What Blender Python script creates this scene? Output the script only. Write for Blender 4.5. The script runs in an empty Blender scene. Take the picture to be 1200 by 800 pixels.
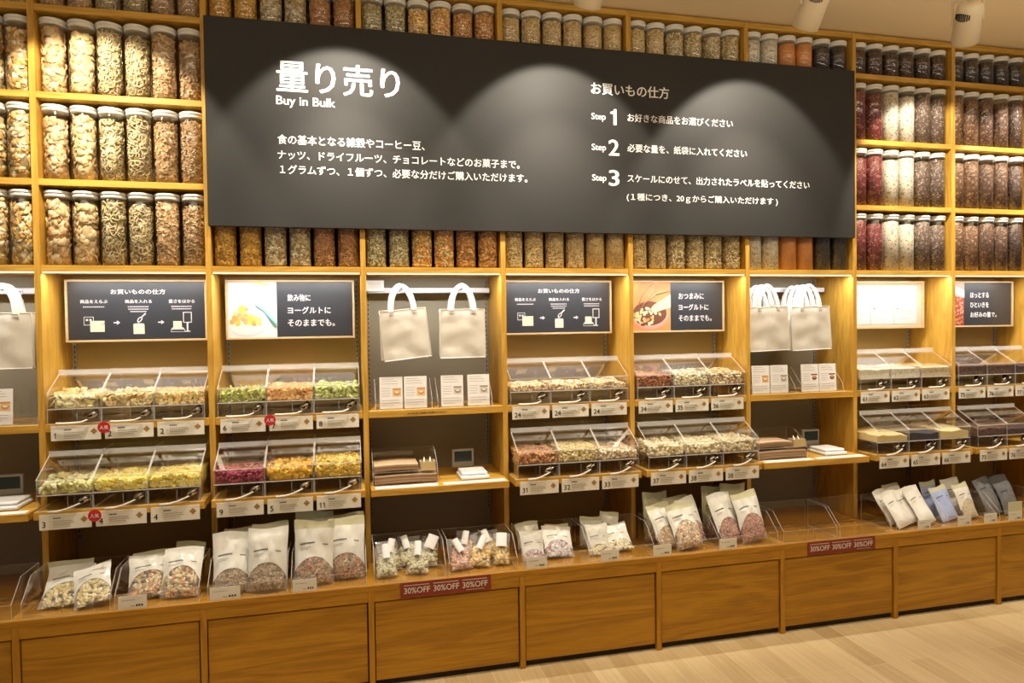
import bpy, math, random
from mathutils import Matrix, Vector, noise

SC = bpy.context.scene
COL = SC.collection
PI = math.pi
B = 0.72            # bay width; bay b spans X = b*B .. (b+1)*B; shelf face at y = 0, floor z = 0

# ------------------------------------------------------------------ camera, world, exposure, main lights
cam = bpy.data.cameras.new('camera'); cam.sensor_width = 36.0; cam.lens = 806.05 * 36 / 1200
cam.clip_start = 0.05
camo = bpy.data.objects.new('camera', cam); COL.objects.link(camo)
_y, _p, _r = math.radians(13.562), math.radians(-1.2348), math.radians(-0.8204)
_f = Vector((math.sin(_y) * math.cos(_p), math.cos(_y) * math.cos(_p), math.sin(_p)))
_rt = Vector((math.cos(_y), -math.sin(_y), 0)); _u = _rt.cross(_f)
_R = _rt * math.cos(_r) + _u * math.sin(_r); _U = -_rt * math.sin(_r) + _u * math.cos(_r)
M = Matrix.Identity(4)
for i in range(3):
    M[i][0], M[i][1], M[i][2] = _R[i], _U[i], -_f[i]
M[0][3], M[1][3], M[2][3] = 1.35, -3.529, 1.668
camo.matrix_world = M
SC.camera = camo

SC.view_settings.view_transform = 'Standard'
SC.view_settings.look = 'None'
SC.view_settings.gamma = 1.0
SC.view_settings.use_curve_mapping = False
SC.view_settings.exposure = 0.44
SC.cycles.transparent_max_bounces = 40
SC.cycles.max_bounces = 8
SC.cycles.sample_clamp_indirect = 6.0

W = bpy.data.worlds.new('world'); SC.world = W; W.use_nodes = True
W.node_tree.nodes['Background'].inputs[0].default_value = (1.0, 0.93, 0.82, 1)
W.node_tree.nodes['Background'].inputs[1].default_value = 0.11


def area_light(name, loc, rot, sx, sy, power, color, spread=180):
    l = bpy.data.lights.new(name, 'AREA'); l.shape = 'RECTANGLE'; l.size = sx; l.size_y = sy
    l.energy = power; l.color = color; l.spread = math.radians(spread)
    o = bpy.data.objects.new(name, l); COL.objects.link(o); o.location = loc; o.rotation_euler = rot
    return o


# the shop's general ceiling lighting, over the aisle above the view
area_light('shop_ceiling_light', (2.6, -2.0, 3.37), (math.radians(16), 0, 0), 7.5, 0.9, 38, (1.0, 0.93, 0.80))
STRIP_W = 3.1       # watts of each bay's light strip
SPOT_W = 46         # watts of each track spotlight, wide part of the beam
BEAM_W = 58         # and its bright core
# added fill light facing up to brighten the ceiling, above the view
area_light('ceiling_fill_light', (3.0, -2.2, 2.80), (PI, 0, 0), 6.5, 0.3, 60, (1.0, 0.84, 0.60))

# ------------------------------------------------------------------ materials
MATS = {}


def new_mat(name):
    m = bpy.data.materials.new(name); m.use_nodes = True
    n = m.node_tree.nodes; n.clear()
    out = n.new('ShaderNodeOutputMaterial')
    return m, n, m.node_tree.links, out


def plain(name, col, rough=0.5, spec=0.5, metal=0.0, emit=0.0, bump=0.0, bscale=200):
    if name in MATS: return MATS[name]
    m, n, l, out = new_mat(name)
    b = n.new('ShaderNodeBsdfPrincipled'); l.new(b.outputs[0], out.inputs[0])
    b.inputs['Base Color'].default_value = (*col, 1); b.inputs['Roughness'].default_value = rough
    b.inputs['Metallic'].default_value = metal; b.inputs['Specular IOR Level'].default_value = spec
    if emit:
        b.inputs['Emission Color'].default_value = (*col, 1); b.inputs['Emission Strength'].default_value = emit
    if bump:
        t = n.new('ShaderNodeTexCoord'); no = n.new('ShaderNodeTexNoise'); no.inputs['Scale'].default_value = bscale
        bp = n.new('ShaderNodeBump'); bp.inputs['Strength'].default_value = bump; bp.inputs['Distance'].default_value = 0.002
        l.new(t.outputs['Object'], no.inputs['Vector']); l.new(no.outputs[0], bp.inputs['Height']); l.new(bp.outputs[0], b.inputs['Normal'])
    MATS[name] = m
    return m


def wood(name, axis, dark, light, rough=0.42, scale=1.0):
    m, n, l, out = new_mat(name)
    b = n.new('ShaderNodeBsdfPrincipled'); l.new(b.outputs[0], out.inputs[0])
    t = n.new('ShaderNodeTexCoord'); oi = n.new('ShaderNodeObjectInfo')
    add = n.new('ShaderNodeVectorMath'); add.operation = 'ADD'
    mul = n.new('ShaderNodeVectorMath'); mul.operation = 'SCALE'; mul.inputs['Scale'].default_value = 9.0
    l.new(oi.outputs['Random'], mul.inputs[0]); l.new(t.outputs['Object'], add.inputs[0]); l.new(mul.outputs[0], add.inputs[1])
    mp = n.new('ShaderNodeMapping'); l.new(add.outputs[0], mp.inputs[0])
    s = [14 * scale, 14 * scale, 14 * scale]; s['xyz'.index(axis)] = 1.3 * scale
    mp.inputs['Scale'].default_value = s
    n1 = n.new('ShaderNodeTexNoise'); n1.inputs['Scale'].default_value = 1.0; n1.inputs['Detail'].default_value = 3; n1.inputs['Distortion'].default_value = 0.6
    l.new(mp.outputs[0], n1.inputs['Vector'])
    # growth rings: contour lines of the stretched noise
    m1 = n.new('ShaderNodeMath'); m1.operation = 'MULTIPLY'; m1.inputs[1].default_value = 38
    sn = n.new('ShaderNodeMath'); sn.operation = 'SINE'
    l.new(n1.outputs[0], m1.inputs[0]); l.new(m1.outputs[0], sn.inputs[0])
    mp2 = n.new('ShaderNodeMapping'); l.new(add.outputs[0], mp2.inputs[0])
    s2 = [160, 160, 160]; s2['xyz'.index(axis)] = 7
    mp2.inputs['Scale'].default_value = s2
    n2 = n.new('ShaderNodeTexNoise'); n2.inputs['Scale'].default_value = 1.0; n2.inputs['Detail'].default_value = 2
    l.new(mp2.outputs[0], n2.inputs['Vector'])
    a1 = n.new('ShaderNodeMath'); a1.operation = 'MULTIPLY_ADD'; a1.inputs[1].default_value = 0.13; a1.inputs[2].default_value = 0.10
    l.new(sn.outputs[0], a1.inputs[0])
    a2 = n.new('ShaderNodeMath'); a2.operation = 'MULTIPLY_ADD'; a2.inputs[1].default_value = 0.55
    l.new(n2.outputs[0], a2.inputs[0]); l.new(a1.outputs[0], a2.inputs[2])
    a3 = n.new('ShaderNodeMath'); a3.operation = 'MULTIPLY_ADD'; a3.inputs[1].default_value = 0.35
    l.new(n1.outputs[0], a3.inputs[0]); l.new(a2.outputs[0], a3.inputs[2])
    r = n.new('ShaderNodeValToRGB'); l.new(a3.outputs[0], r.inputs[0])
    r.color_ramp.elements[0].position = 0.22; r.color_ramp.elements[0].color = (*dark, 1)
    r.color_ramp.elements[1].position = 0.82; r.color_ramp.elements[1].color = (*light, 1)
    l.new(r.outputs[0], b.inputs['Base Color']); b.inputs['Roughness'].default_value = rough
    b.inputs['Specular IOR Level'].default_value = 0.35
    MATS[name] = m
    return m


WD, WL = (0.43, 0.210, 0.024), (0.65, 0.390, 0.066)
wood('wood_x', 'x', WD, WL); wood('wood_z', 'z', WD, WL); wood('wood_y', 'y', WD, WL)
wood('panel_wood', 'x', (0.28, 0.120, 0.006), (0.52, 0.255, 0.016), scale=0.55)
wood('base_wood_x', 'x', (0.34, 0.145, 0.008), (0.50, 0.245, 0.018)); wood('base_wood_z', 'z', (0.34, 0.145, 0.008), (0.50, 0.245, 0.018))
wood('pale_wood', 'x', (0.58, 0.41, 0.21), (0.70, 0.53, 0.31))


def floor_mat():
    m, n, l, out = new_mat('floor_planks')
    b = n.new('ShaderNodeBsdfPrincipled'); l.new(b.outputs[0], out.inputs[0])
    t = n.new('ShaderNodeTexCoord'); mp = n.new('ShaderNodeMapping'); mp.inputs['Rotation'].default_value = (0, 0, PI / 2)
    l.new(t.outputs['Object'], mp.inputs[0])
    br = n.new('ShaderNodeTexBrick'); br.inputs['Scale'].default_value = 1.0; br.inputs['Brick Width'].default_value = 1.15
    br.inputs['Row Height'].default_value = 0.118; br.inputs['Mortar Size'].default_value = 0.0018; br.inputs['Mortar Smooth'].default_value = 0.3
    br.offset = 0.37
    br.inputs['Color1'].default_value = (0.0, 0.0, 0.0, 1); br.inputs['Color2'].default_value = (1, 1, 1, 1); br.inputs['Mortar'].default_value = (1.15, 1.15, 1.15, 1)
    l.new(mp.outputs[0], br.inputs['Vector'])
    mp2 = n.new('ShaderNodeMapping'); mp2.inputs['Scale'].default_value = (60, 3.0, 1); l.new(t.outputs['Object'], mp2.inputs[0])
    no = n.new('ShaderNodeTexNoise'); no.inputs['Scale'].default_value = 1; no.inputs['Detail'].default_value = 4; no.inputs['Distortion'].default_value = 0.4
    l.new(mp2.outputs[0], no.inputs['Vector'])
    mx = n.new('ShaderNodeMath'); mx.operation = 'MULTIPLY_ADD'; mx.inputs[1].default_value = 0.55
    l.new(no.outputs[0], mx.inputs[0])
    sc = n.new('ShaderNodeMath'); sc.operation = 'MULTIPLY'; sc.inputs[1].default_value = 0.42
    l.new(br.outputs['Color'], sc.inputs[0]); l.new(sc.outputs[0], mx.inputs[2])
    r = n.new('ShaderNodeValToRGB'); l.new(mx.outputs[0], r.inputs[0])
    r.color_ramp.elements[0].position = 0.15; r.color_ramp.elements[0].color = (0.50, 0.35, 0.165, 1)
    r.color_ramp.elements[1].position = 0.85; r.color_ramp.elements[1].color = (0.80, 0.65, 0.39, 1)
    l.new(r.outputs[0], b.inputs['Base Color']); b.inputs['Roughness'].default_value = 0.45
    MATS['floor'] = m


floor_mat()


def clear(name, tint, base, power, rough=0.03, gtint=(1, 1, 1)):
    """clear sheet: see-through with a reflection that grows at grazing angles"""
    m, n, l, out = new_mat(name)
    tr = n.new('ShaderNodeBsdfTransparent'); tr.inputs[0].default_value = (*tint, 1)
    g = n.new('ShaderNodeBsdfGlossy'); g.inputs['Roughness'].default_value = rough; g.inputs[0].default_value = (*gtint, 1)
    lw = n.new('ShaderNodeLayerWeight'); lw.inputs['Blend'].default_value = 0.5
    pw = n.new('ShaderNodeMath'); pw.operation = 'POWER'; pw.inputs[1].default_value = power
    l.new(lw.outputs['Facing'], pw.inputs[0])
    ma = n.new('ShaderNodeMath'); ma.operation = 'MULTIPLY_ADD'; ma.inputs[1].default_value = 1 - base; ma.inputs[2].default_value = base; ma.use_clamp = True
    l.new(pw.outputs[0], ma.inputs[0])
    mx = n.new('ShaderNodeMixShader'); l.new(ma.outputs[0], mx.inputs[0]); l.new(tr.outputs[0], mx.inputs[1]); l.new(g.outputs[0], mx.inputs[2])
    l.new(mx.outputs[0], out.inputs[0]); MATS[name] = m
    return m


clear('acrylic', (0.994, 0.994, 0.992), 0.035, 5)
clear('lid_acrylic', (0.992, 0.992, 0.99), 0.17, 3.5)
clear('jar_glass', (0.985, 0.985, 0.98), 0.035, 5)


def veil(name, col, amount, rough=0.3, trans=(1, 1, 1)):
    """milky translucent sheet: part of it scatters, the rest is see-through"""
    m, n, l, out = new_mat(name)
    tr = n.new('ShaderNodeBsdfTransparent'); tr.inputs[0].default_value = (*trans, 1)
    b = n.new('ShaderNodeBsdfPrincipled'); b.inputs['Base Color'].default_value = (*col, 1); b.inputs['Roughness'].default_value = rough
    mx = n.new('ShaderNodeMixShader'); mx.inputs[0].default_value = amount
    l.new(tr.outputs[0], mx.inputs[1]); l.new(b.outputs[0], mx.inputs[2]); l.new(mx.outputs[0], out.inputs[0])
    MATS[name] = m
    return m


veil('acrylic_edge', (0.85, 0.84, 0.82), 0.42)
veil('hinge_acrylic', (0.92, 0.91, 0.90), 0.30)
veil('film', (0.9, 0.9, 0.9), 0.14, rough=0.12)


def attr_mat(name, rough):
    m, n, l, out = new_mat(name)
    b = n.new('ShaderNodeBsdfPrincipled'); l.new(b.outputs[0], out.inputs[0])
    a = n.new('ShaderNodeAttribute'); a.attribute_name = 'Col'
    l.new(a.outputs['Color'], b.inputs['Base Color']); b.inputs['Roughness'].default_value = rough
    MATS[name] = m
    return m


attr_mat('food', 0.55)


def grain(name, c1, c2, c3, scale, rough=0.55):
    """heaped small grains: cell pattern with colour per grain and a bump"""
    if name in MATS: return MATS[name]
    m, n, l, out = new_mat(name)
    b = n.new('ShaderNodeBsdfPrincipled'); l.new(b.outputs[0], out.inputs[0])
    t = n.new('ShaderNodeTexCoord'); v = n.new('ShaderNodeTexVoronoi'); v.inputs['Scale'].default_value = scale * 0.85
    l.new(t.outputs['Object'], v.inputs['Vector'])
    wn = n.new('ShaderNodeTexWhiteNoise'); wn.noise_dimensions = '3D'; l.new(v.outputs['Color'], wn.inputs['Vector'])
    r = n.new('ShaderNodeValToRGB'); l.new(wn.outputs['Value'], r.inputs[0]); r.color_ramp.interpolation = 'CONSTANT'
    r.color_ramp.elements[0].color = (*c1, 1); r.color_ramp.elements[1].position = 0.48; r.color_ramp.elements[1].color = (*c2, 1)
    e = r.color_ramp.elements.new(0.84); e.color = (*c3, 1)
    l.new(r.outputs[0], b.inputs['Base Color']); b.inputs['Roughness'].default_value = rough
    bp = n.new('ShaderNodeBump'); bp.invert = True; bp.inputs['Strength'].default_value = 0.9; bp.inputs['Distance'].default_value = 0.6 / scale
    l.new(v.outputs['Distance'], bp.inputs['Height']); l.new(bp.outputs[0], b.inputs['Normal'])
    MATS[name] = m
    return m


plain('ceiling_paint', (0.82, 0.70, 0.50), 0.8)
plain('back_paint', (0.30, 0.275, 0.20), 0.7)
plain('back_tan', (0.40, 0.27, 0.085), 0.6)
plain('dark_kick', (0.02, 0.015, 0.01), 0.8)
plain('shop_wall', (0.55, 0.46, 0.34), 0.8)
plain('sign_black', (0.027, 0.026, 0.025), 0.60, 0.28)
plain('sign_white', (0.86, 0.85, 0.83), 0.5)
plain('sign_patch', (0.032, 0.030, 0.028), 0.7, 0.25)
plain('board_slate', (0.030, 0.032, 0.040), 0.38, 0.8)
plain('lid_plastic', (0.78, 0.77, 0.72), 0.35)
plain('white_paint', (0.62, 0.63, 0.68), 0.4)
plain('lamp_shell', (0.66, 0.56, 0.40), 0.5)
plain('dark_slot', (0.015, 0.012, 0.01), 0.6)
plain('paper', (0.83, 0.82, 0.82), 0.6)
plain('tag_card', (0.76, 0.73, 0.64), 0.5)
plain('ink', (0.03, 0.03, 0.03), 0.6)
plain('ink_soft', (0.30, 0.27, 0.22), 0.6)
plain('emblem', (0.45, 0.26, 0.09), 0.6)
plain('emblem_core', (0.20, 0.11, 0.04), 0.6)
plain('red', (0.50, 0.018, 0.02), 0.45)
plain('maroon', (0.24, 0.028, 0.018), 0.4)
plain('canvas', (0.57, 0.53, 0.46), 0.9, 0.2, bump=0.35, bscale=420)
plain('canvas_white', (0.74, 0.72, 0.69), 0.85, 0.2, bump=0.25, bscale=420)
plain('stitch', (0.42, 0.30, 0.18), 0.8)
plain('chrome', (0.62, 0.60, 0.58), 0.18, metal=1.0)
plain('black_plastic', (0.015, 0.012, 0.014), 0.35)
plain('handle_white', (0.66, 0.61, 0.52), 0.45)
plain('kraft', (0.38, 0.235, 0.12), 0.7)
plain('kraft_gap_shade', (0.25, 0.15, 0.075), 0.7)
plain('kraft_light', (0.55, 0.40, 0.25), 0.7)
plain('box_tan', (0.56, 0.42, 0.20), 0.6)
plain('grey_frame', (0.30, 0.27, 0.21), 0.5)
plain('screen', (0.025, 0.032, 0.03), 0.15)
plain('scale_white', (0.80, 0.81, 0.80), 0.4)
plain('scale_grey', (0.45, 0.45, 0.44), 0.4)
plain('bag_white', (0.80, 0.80, 0.75), 0.20, 0.6, bump=0.9, bscale=22)
plain('bag_green', (0.60, 0.59, 0.40), 0.35, bump=0.4, bscale=28)
plain('bag_rice', (0.82, 0.80, 0.74), 0.3, 0.5, bump=0.5, bscale=28)
plain('bag_blue', (0.42, 0.50, 0.78), 0.35)
plain('bag_dark', (0.16, 0.16, 0.17), 0.3, bump=0.4, bscale=28)
plain('strip_light', (1.0, 0.86, 0.62), 0.5, emit=0.75)
plain('standard_metal', (0.34, 0.30, 0.22), 0.5)


# ------------------------------------------------------------------ mesh helpers
_tcache = {}


def text_mesh(body, bold):
    key = (body, bold)
    if key in _tcache: return _tcache[key]
    if body.isdigit() and '1' in body:      # numerals set one by one, with a flagged 1
        vs, fs, x = [], [], 0.0
        for ch in body:
            o = len(vs)
            if ch == '1':
                v1 = [(0.22, 0), (0.31, 0), (0.31, 0.69), (0.245, 0.69), (0.21, 0.60), (0.09, 0.56), (0.09, 0.495), (0.22, 0.495)]; f1 = [(0, 1, 2, 3, 4, 7), (4, 5, 6, 7)]; w = 0.44
            else:
                v1, f1, q0, q1, _, _ = text_mesh(ch, 0.0); w = q1 + 0.06
            vs += [(p[0] + x, p[1]) for p in v1]; fs += [tuple(i + o for i in f) for f in f1]; x += w
        X = [v[0] for v in vs]; Yv = [v[1] for v in vs]
        _tcache[key] = (vs, fs, min(X), max(X), min(Yv), max(Yv)); return _tcache[key]
    c = bpy.data.curves.new('t', 'FONT'); c.body = body; c.size = 1.0; c.resolution_u = 3
    o = bpy.data.objects.new('t', c); COL.objects.link(o)
    dg = bpy.context.evaluated_depsgraph_get()
    m = bpy.data.meshes.new_from_object(o.evaluated_get(dg))
    vs = [(v.co.x, v.co.y) for v in m.vertices]; fs = [tuple(p.vertices) for p in m.polygons]
    bpy.data.objects.remove(o); bpy.data.curves.remove(c); bpy.data.meshes.remove(m)
    x0 = min(v[0] for v in vs); x1 = max(v[0] for v in vs); y0 = min(v[1] for v in vs); y1 = max(v[1] for v in vs)
    _tcache[key] = (vs, fs, x0, x1, y0, y1)
    return _tcache[key]


_SPH = None


def sphere_lo():
    global _SPH
    if _SPH: return _SPH
    vs = [(0, 0, 1)]; fs = []
    n = 7
    for z, r in ((0.62, 0.78), (0, 1), (-0.62, 0.78)):
        for i in range(n):
            a = 2 * PI * i / n; vs.append((r * math.cos(a), r * math.sin(a), z))
    vs.append((0, 0, -1))
    for i in range(n):
        j = (i + 1) % n
        fs.append((0, 1 + i, 1 + j)); fs.append((22, 15 + j, 15 + i))
        for k in (0, 1):
            a = 1 + k * n
            fs.append((a + i, a + n + i, a + n + j, a + j))
    _SPH = (vs, fs)
    return _SPH


class MB:
    def __init__(self):
        self.v = []; self.f = []; self.m = []; self.c = []; self.mats = []; self.s = []

    def mi(self, mat):
        if mat not in self.mats: self.mats.append(mat)
        return self.mats.index(mat)

    def add(self, vs, fs, mat, col=(1, 1, 1), smooth=False, mx=None):
        o = len(self.v); k = self.mi(mat)
        if mx is not None: vs = [tuple(mx @ Vector(p)) for p in vs]
        self.v.extend(vs); self.c.extend([col] * len(vs))
        for f in fs:
            self.f.append(tuple(o + i for i in f)); self.m.append(k); self.s.append(smooth)

    def box(self, x0, x1, y0, y1, z0, z1, mat, mx=None, col=(1, 1, 1), c=0.0):
        if c <= 0:
            vs = [(x0, y0, z0), (x1, y0, z0), (x1, y1, z0), (x0, y1, z0), (x0, y0, z1), (x1, y0, z1), (x1, y1, z1), (x0, y1, z1)]
            fs = [(0, 3, 2, 1), (4, 5, 6, 7), (0, 1, 5, 4), (1, 2, 6, 5), (2, 3, 7, 6), (3, 0, 4, 7)]
            self.add(vs, fs, mat, col, mx=mx); return
        # chamfered box
        vs = []; idx = {}
        X = (x0, x1); Y = (y0, y1); Z = (z0, z1)
        for i in (0, 1):
            for j in (0, 1):
                for k in (0, 1):
                    sx, sy, sz = (1, -1)[i] * c, (1, -1)[j] * c, (1, -1)[k] * c
                    idx[i, j, k, 0] = len(vs); vs.append((X[i], Y[j] + sy, Z[k] + sz))
                    idx[i, j, k, 1] = len(vs); vs.append((X[i] + sx, Y[j], Z[k] + sz))
                    idx[i, j, k, 2] = len(vs); vs.append((X[i] + sx, Y[j] + sy, Z[k]))
        fs = []
        for a in (0, 1):
            q = [idx[a, 0, 0, 0], idx[a, 1, 0, 0], idx[a, 1, 1, 0], idx[a, 0, 1, 0]]; fs.append(tuple(q if a else q[::-1]))
            q = [idx[0, a, 0, 1], idx[1, a, 0, 1], idx[1, a, 1, 1], idx[0, a, 1, 1]]; fs.append(tuple(q[::-1] if a else q))
            q = [idx[0, 0, a, 2], idx[1, 0, a, 2], idx[1, 1, a, 2], idx[0, 1, a, 2]]; fs.append(tuple(q if a else q[::-1]))
            for b in (0, 1):
                fs.append((idx[0, a, b, 1], idx[1, a, b, 1], idx[1, a, b, 2], idx[0, a, b, 2]))
                fs.append((idx[a, 0, b, 0], idx[a, 1, b, 0], idx[a, 1, b, 2], idx[a, 0, b, 2]))
                fs.append((idx[a, b, 0, 0], idx[a, b, 1, 0], idx[a, b, 1, 1], idx[a, b, 0, 1]))
        for i in (0, 1):
            for j in (0, 1):
                for k in (0, 1): fs.append((idx[i, j, k, 0], idx[i, j, k, 1], idx[i, j, k, 2]))
        self.add(vs, fs, mat, col, mx=mx)

    def sheet(self, pts, thick, n, mat, edge):
        """flat polygon given by 3D points, thickness along n, rim in its own material"""
        n = Vector(n).normalized() * thick
        k = len(pts); a = [tuple(p) for p in pts]; b = [tuple(Vector(p) + n) for p in pts]
        self.add(a, [tuple(range(k))], mat); self.add(b, [tuple(range(k - 1, -1, -1))], mat)
        self.add(a + b, [(i, (i + 1) % k, k + (i + 1) % k, k + i) for i in range(k)], edge)

    def poly(self, pts, mat, col=(1, 1, 1)):
        self.add(pts, [tuple(range(len(pts)))], mat, col)

    def flat(self, x0, x1, z0, z1, y, mat):
        self.poly([(x0, y, z0), (x1, y, z0), (x1, y, z1), (x0, y, z1)], mat)

    def disc(self, cx, cz, rx, rz, y, mat, n=24, a0=0, a1=2 * PI, rot=0):
        pts = []
        for i in range(n):
            a = a0 + (a1 - a0) * i / (n if a1 - a0 > 6.28 else n - 1)
            u, w = rx * math.cos(a), rz * math.sin(a)
            pts.append((cx + u * math.cos(rot) - w * math.sin(rot), y, cz + u * math.sin(rot) + w * math.cos(rot)))
        self.poly(pts, mat)

    def lathe(self, prof, mat, n=28, mx=None, col=(1, 1, 1), smooth=True):
        vs = []; fs = []
        for r, z in prof:
            for i in range(n):
                a = 2 * PI * i / n; vs.append((r * math.cos(a), r * math.sin(a), z))
        for k in range(len(prof) - 1):
            for i in range(n):
                j = (i + 1) % n
                fs.append((k * n + i, k * n + j, (k + 1) * n + j, (k + 1) * n + i))
        self.add(vs, fs, mat, col, smooth, mx)

    def tube(self, pts, r, mat, n=8, flat=1.0, cap=True, smooth=True):
        P = [Vector(p) for p in pts]; vs = []; fs = []
        rr = r if isinstance(r, (list, tuple)) else [r] * len(P)
        up = Vector((0, 0, 1))
        for i, p in enumerate(P):
            d = (P[min(i + 1, len(P) - 1)] - P[max(i - 1, 0)]).normalized()
            a = d.cross(up)
            if a.length < 0.05: a = d.cross(Vector((0, 1, 0)))
            a.normalize(); b = a.cross(d).normalized()
            for k in range(n):
                t = 2 * PI * k / n
                vs.append(tuple(p + a * (rr[i] * math.cos(t)) + b * (rr[i] * flat * math.sin(t))))
        for i in range(len(P) - 1):
            for k in range(n):
                j = (k + 1) % n; fs.append((i * n + k, i * n + j, (i + 1) * n + j, (i + 1) * n + k))
        if cap: fs.append(tuple(range(n))[::-1]); fs.append(tuple((len(P) - 1) * n + k for k in range(n)))
        self.add(vs, fs, mat, smooth=smooth)

    def text(self, body, x0, z0, y, mat, w=None, h=None, bold=0.0, cx=None):
        """lettering in the XZ plane, facing -Y; w / h = wanted width / height of the ink"""
        vs, fs, a, b, c, d = text_mesh(body, 0.0)
        a -= bold; b += bold; c -= bold * 0.6; d += bold * 0.6
        sx = w / (b - a) if w else None; sz = h / (d - c) if h else None
        if sx is None: sx = sz
        if sz is None: sz = sx
        if cx is not None: x0 = cx - (b - a) * sx / 2
        for k, (ox, oz) in enumerate(((0, 0),) if bold == 0 else ((-bold, 0), (bold, 0), (0, bold * 0.6), (0, -bold * 0.6))):
            self.add([(x0 + (p[0] + ox - a) * sx, y - 0.00025 * k, z0 + (p[1] + oz - c) * sz) for p in vs], fs, mat)

    def build(self, name, parent=None, loc=(0, 0, 0), rot=(0, 0, 0)):
        me = bpy.data.meshes.new(name); me.from_pydata(self.v, [], self.f)
        for m in self.mats: me.materials.append(MATS[m])
        me.polygons.foreach_set('material_index', self.m)
        me.polygons.foreach_set('use_smooth', self.s)
        if any(c != (1, 1, 1) for c in self.c):
            at = me.color_attributes.new('Col', 'FLOAT_COLOR', 'POINT')
            flat = []
            for c in self.c: flat.extend((c[0], c[1], c[2], 1.0))
            at.data.foreach_set('color', flat)
        me.update()
        o = bpy.data.objects.new(name, me); COL.objects.link(o)
        o.location = loc; o.rotation_euler = rot
        if parent is not None: o.parent = parent
        return o


LABELS = {}


def tag(o, label=None, cat=None, group=None, kind=None):
    if label:
        n = len(label.split())
        if not 4 <= n <= 16 or label in LABELS: print('LABELERR', n, label in LABELS, label)
        LABELS[label] = 1
        o['label'] = label
    if cat: o['category'] = cat
    if group: o['group'] = group
    if kind: o['kind'] = kind
    return o


def empty(name, loc=(0, 0, 0), rot=(0, 0, 0)):
    o = bpy.data.objects.new(name, None); COL.objects.link(o); o.empty_display_size = 0.02
    o.location = loc; o.rotation_euler = rot
    return o


def copy_tree(o, parent=None):
    c = o.copy(); COL.objects.link(c)
    for k in ('label', 'group'):
        if parent is None and k in c: del c[k]
    if parent is not None: c.parent = parent
    for ch in list(o.children): copy_tree(ch, c)
    return c


class Protos:
    """first request uses the built thing itself, later ones copy it with its parts"""
    def __init__(self): self.d = {}

    def get(self, key, make):
        if key not in self.d:
            self.d[key] = make(); return self.d[key]
        return copy_tree(self.d[key])


PR = Protos()
RNG = random.Random(7)

# ------------------------------------------------------------------ the setting
mb = MB(); mb.box(-2.5, 8.5, -7, 0.6, -0.05, 0, 'floor'); tag(mb.build('floor'), kind='structure')
mb = MB(); mb.box(-2.5, 8.5, -7, 0.6, 3.392, 3.45, 'ceiling_paint'); tag(mb.build('ceiling'), kind='structure')
mb = MB(); mb.box(-2.5, 8.5, 0.50, 0.6, 0, 3.392, 'shop_wall'); tag(mb.build('wall_back'), kind='structure')

# ------------------------------------------------------------------ shelving
HALF = 0.0133
S = [(1.949, 1.977), (2.338, 2.367), (2.730, 2.7585), (3.120, 3.150), (3.354, 3.385)]   # bottom / top of each shelf board
YB = 0.345
shelving = tag(empty('wall_shelving'), 'tall oak wall shelving of open bays from counter to ceiling', 'shelving')
for i in range(-1, 9):
    x = i * B
    mb = MB(); mb.box(x - HALF, x + HALF, 0, YB, 0.4835, 3.385, 'wood_z', c=0.0012); mb.build('upright', shelving)
for b in range(-1, 8):
    x0, x1 = b * B + HALF, (b + 1) * B - HALF
    for k, (z0, z1) in enumerate(S):
        mb = MB(); mb.box(x0, x1, 0.002, YB - 0.012, z0, z1, 'wood_x', c=0.001)
        mb.build('top_board' if k == 4 else 'shelf_board', shelving)
    mb = MB(); mb.box(x0, x1, YB - 0.012, YB, 0.4835, 3.385, 'back_paint' if b in (-1, 2, 5) else 'back_tan'); mb.build('back_panel', shelving)
    mb = MB(); mb.box(x0 + 0.004, x1 - 0.004, 0.006, 0.020, 1.9415, 1.949, 'strip_light'); mb.build('light_strip', shelving)
    area_light('bay_strip_lamp', ((x0 + x1) / 2, 0.013, 1.9405), (math.radians(15), 0, 0), x1 - x0 - 0.02, 0.014, STRIP_W, (1.0, 0.98, 0.95), 165)
    for xs in (x0 + 0.018, x1 - 0.018):
        mb = MB(); mb.box(xs - 0.007, xs + 0.007, YB - 0.022, YB - 0.012, 0.60, 1.94, 'standard_metal')
        z = 0.64
        while z < 1.93:
            mb.box(xs - 0.0022, xs + 0.0022, YB - 0.0225, YB - 0.0218, z, z + 0.014, 'dark_slot'); z += 0.025
        mb.build('slotted_standard', shelving)

# base cabinets and counter
mb = MB(); mb.box(-B - 0.3, 8 * B + 0.3, -0.313, YB, 0.455, 0.483, 'base_wood_x', c=0.0015)
tag(mb.build('counter_top'), 'long oak counter top running under the whole shelf wall', 'counter')
BAYREF = {-1: 'cut off at the photo left edge', 0: 'under the bin tagged 3', 1: 'under the tall muesli bags', 2: 'under the candy packs and sale strip',
          3: 'under the small snack packs', 4: 'under the bags of red nuts', 5: 'under the empty trays', 6: 'under the white rice bags',
          7: 'cut off at the photo right edge'}


def make_base():
    r = empty('base_cabinet')
    mb = MB(); mb.box(HALF + 0.0005, B - HALF - 0.0005, -0.285, YB - 0.02, 0.003, 0.40, 'dark_kick'); mb.build('carcass', r)
    mb = MB(); mb.box(-HALF, HALF, -0.3125, -0.05, 0.0, 0.4545, 'base_wood_z', c=0.0012); mb.build('post', r)
    mb = MB(); mb.box(HALF + 0.0005, B - HALF - 0.0005, -0.3115, -0.286, 0.405, 0.4545, 'base_wood_x', c=0.001); mb.build('top_rail', r)
    mb = MB(); mb.box(HALF + 0.004, B - HALF - 0.006, -0.304, -0.286, 0.034, 0.399, 'panel_wood', c=0.0015); mb.build('door_panel', r)
    return r


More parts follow.
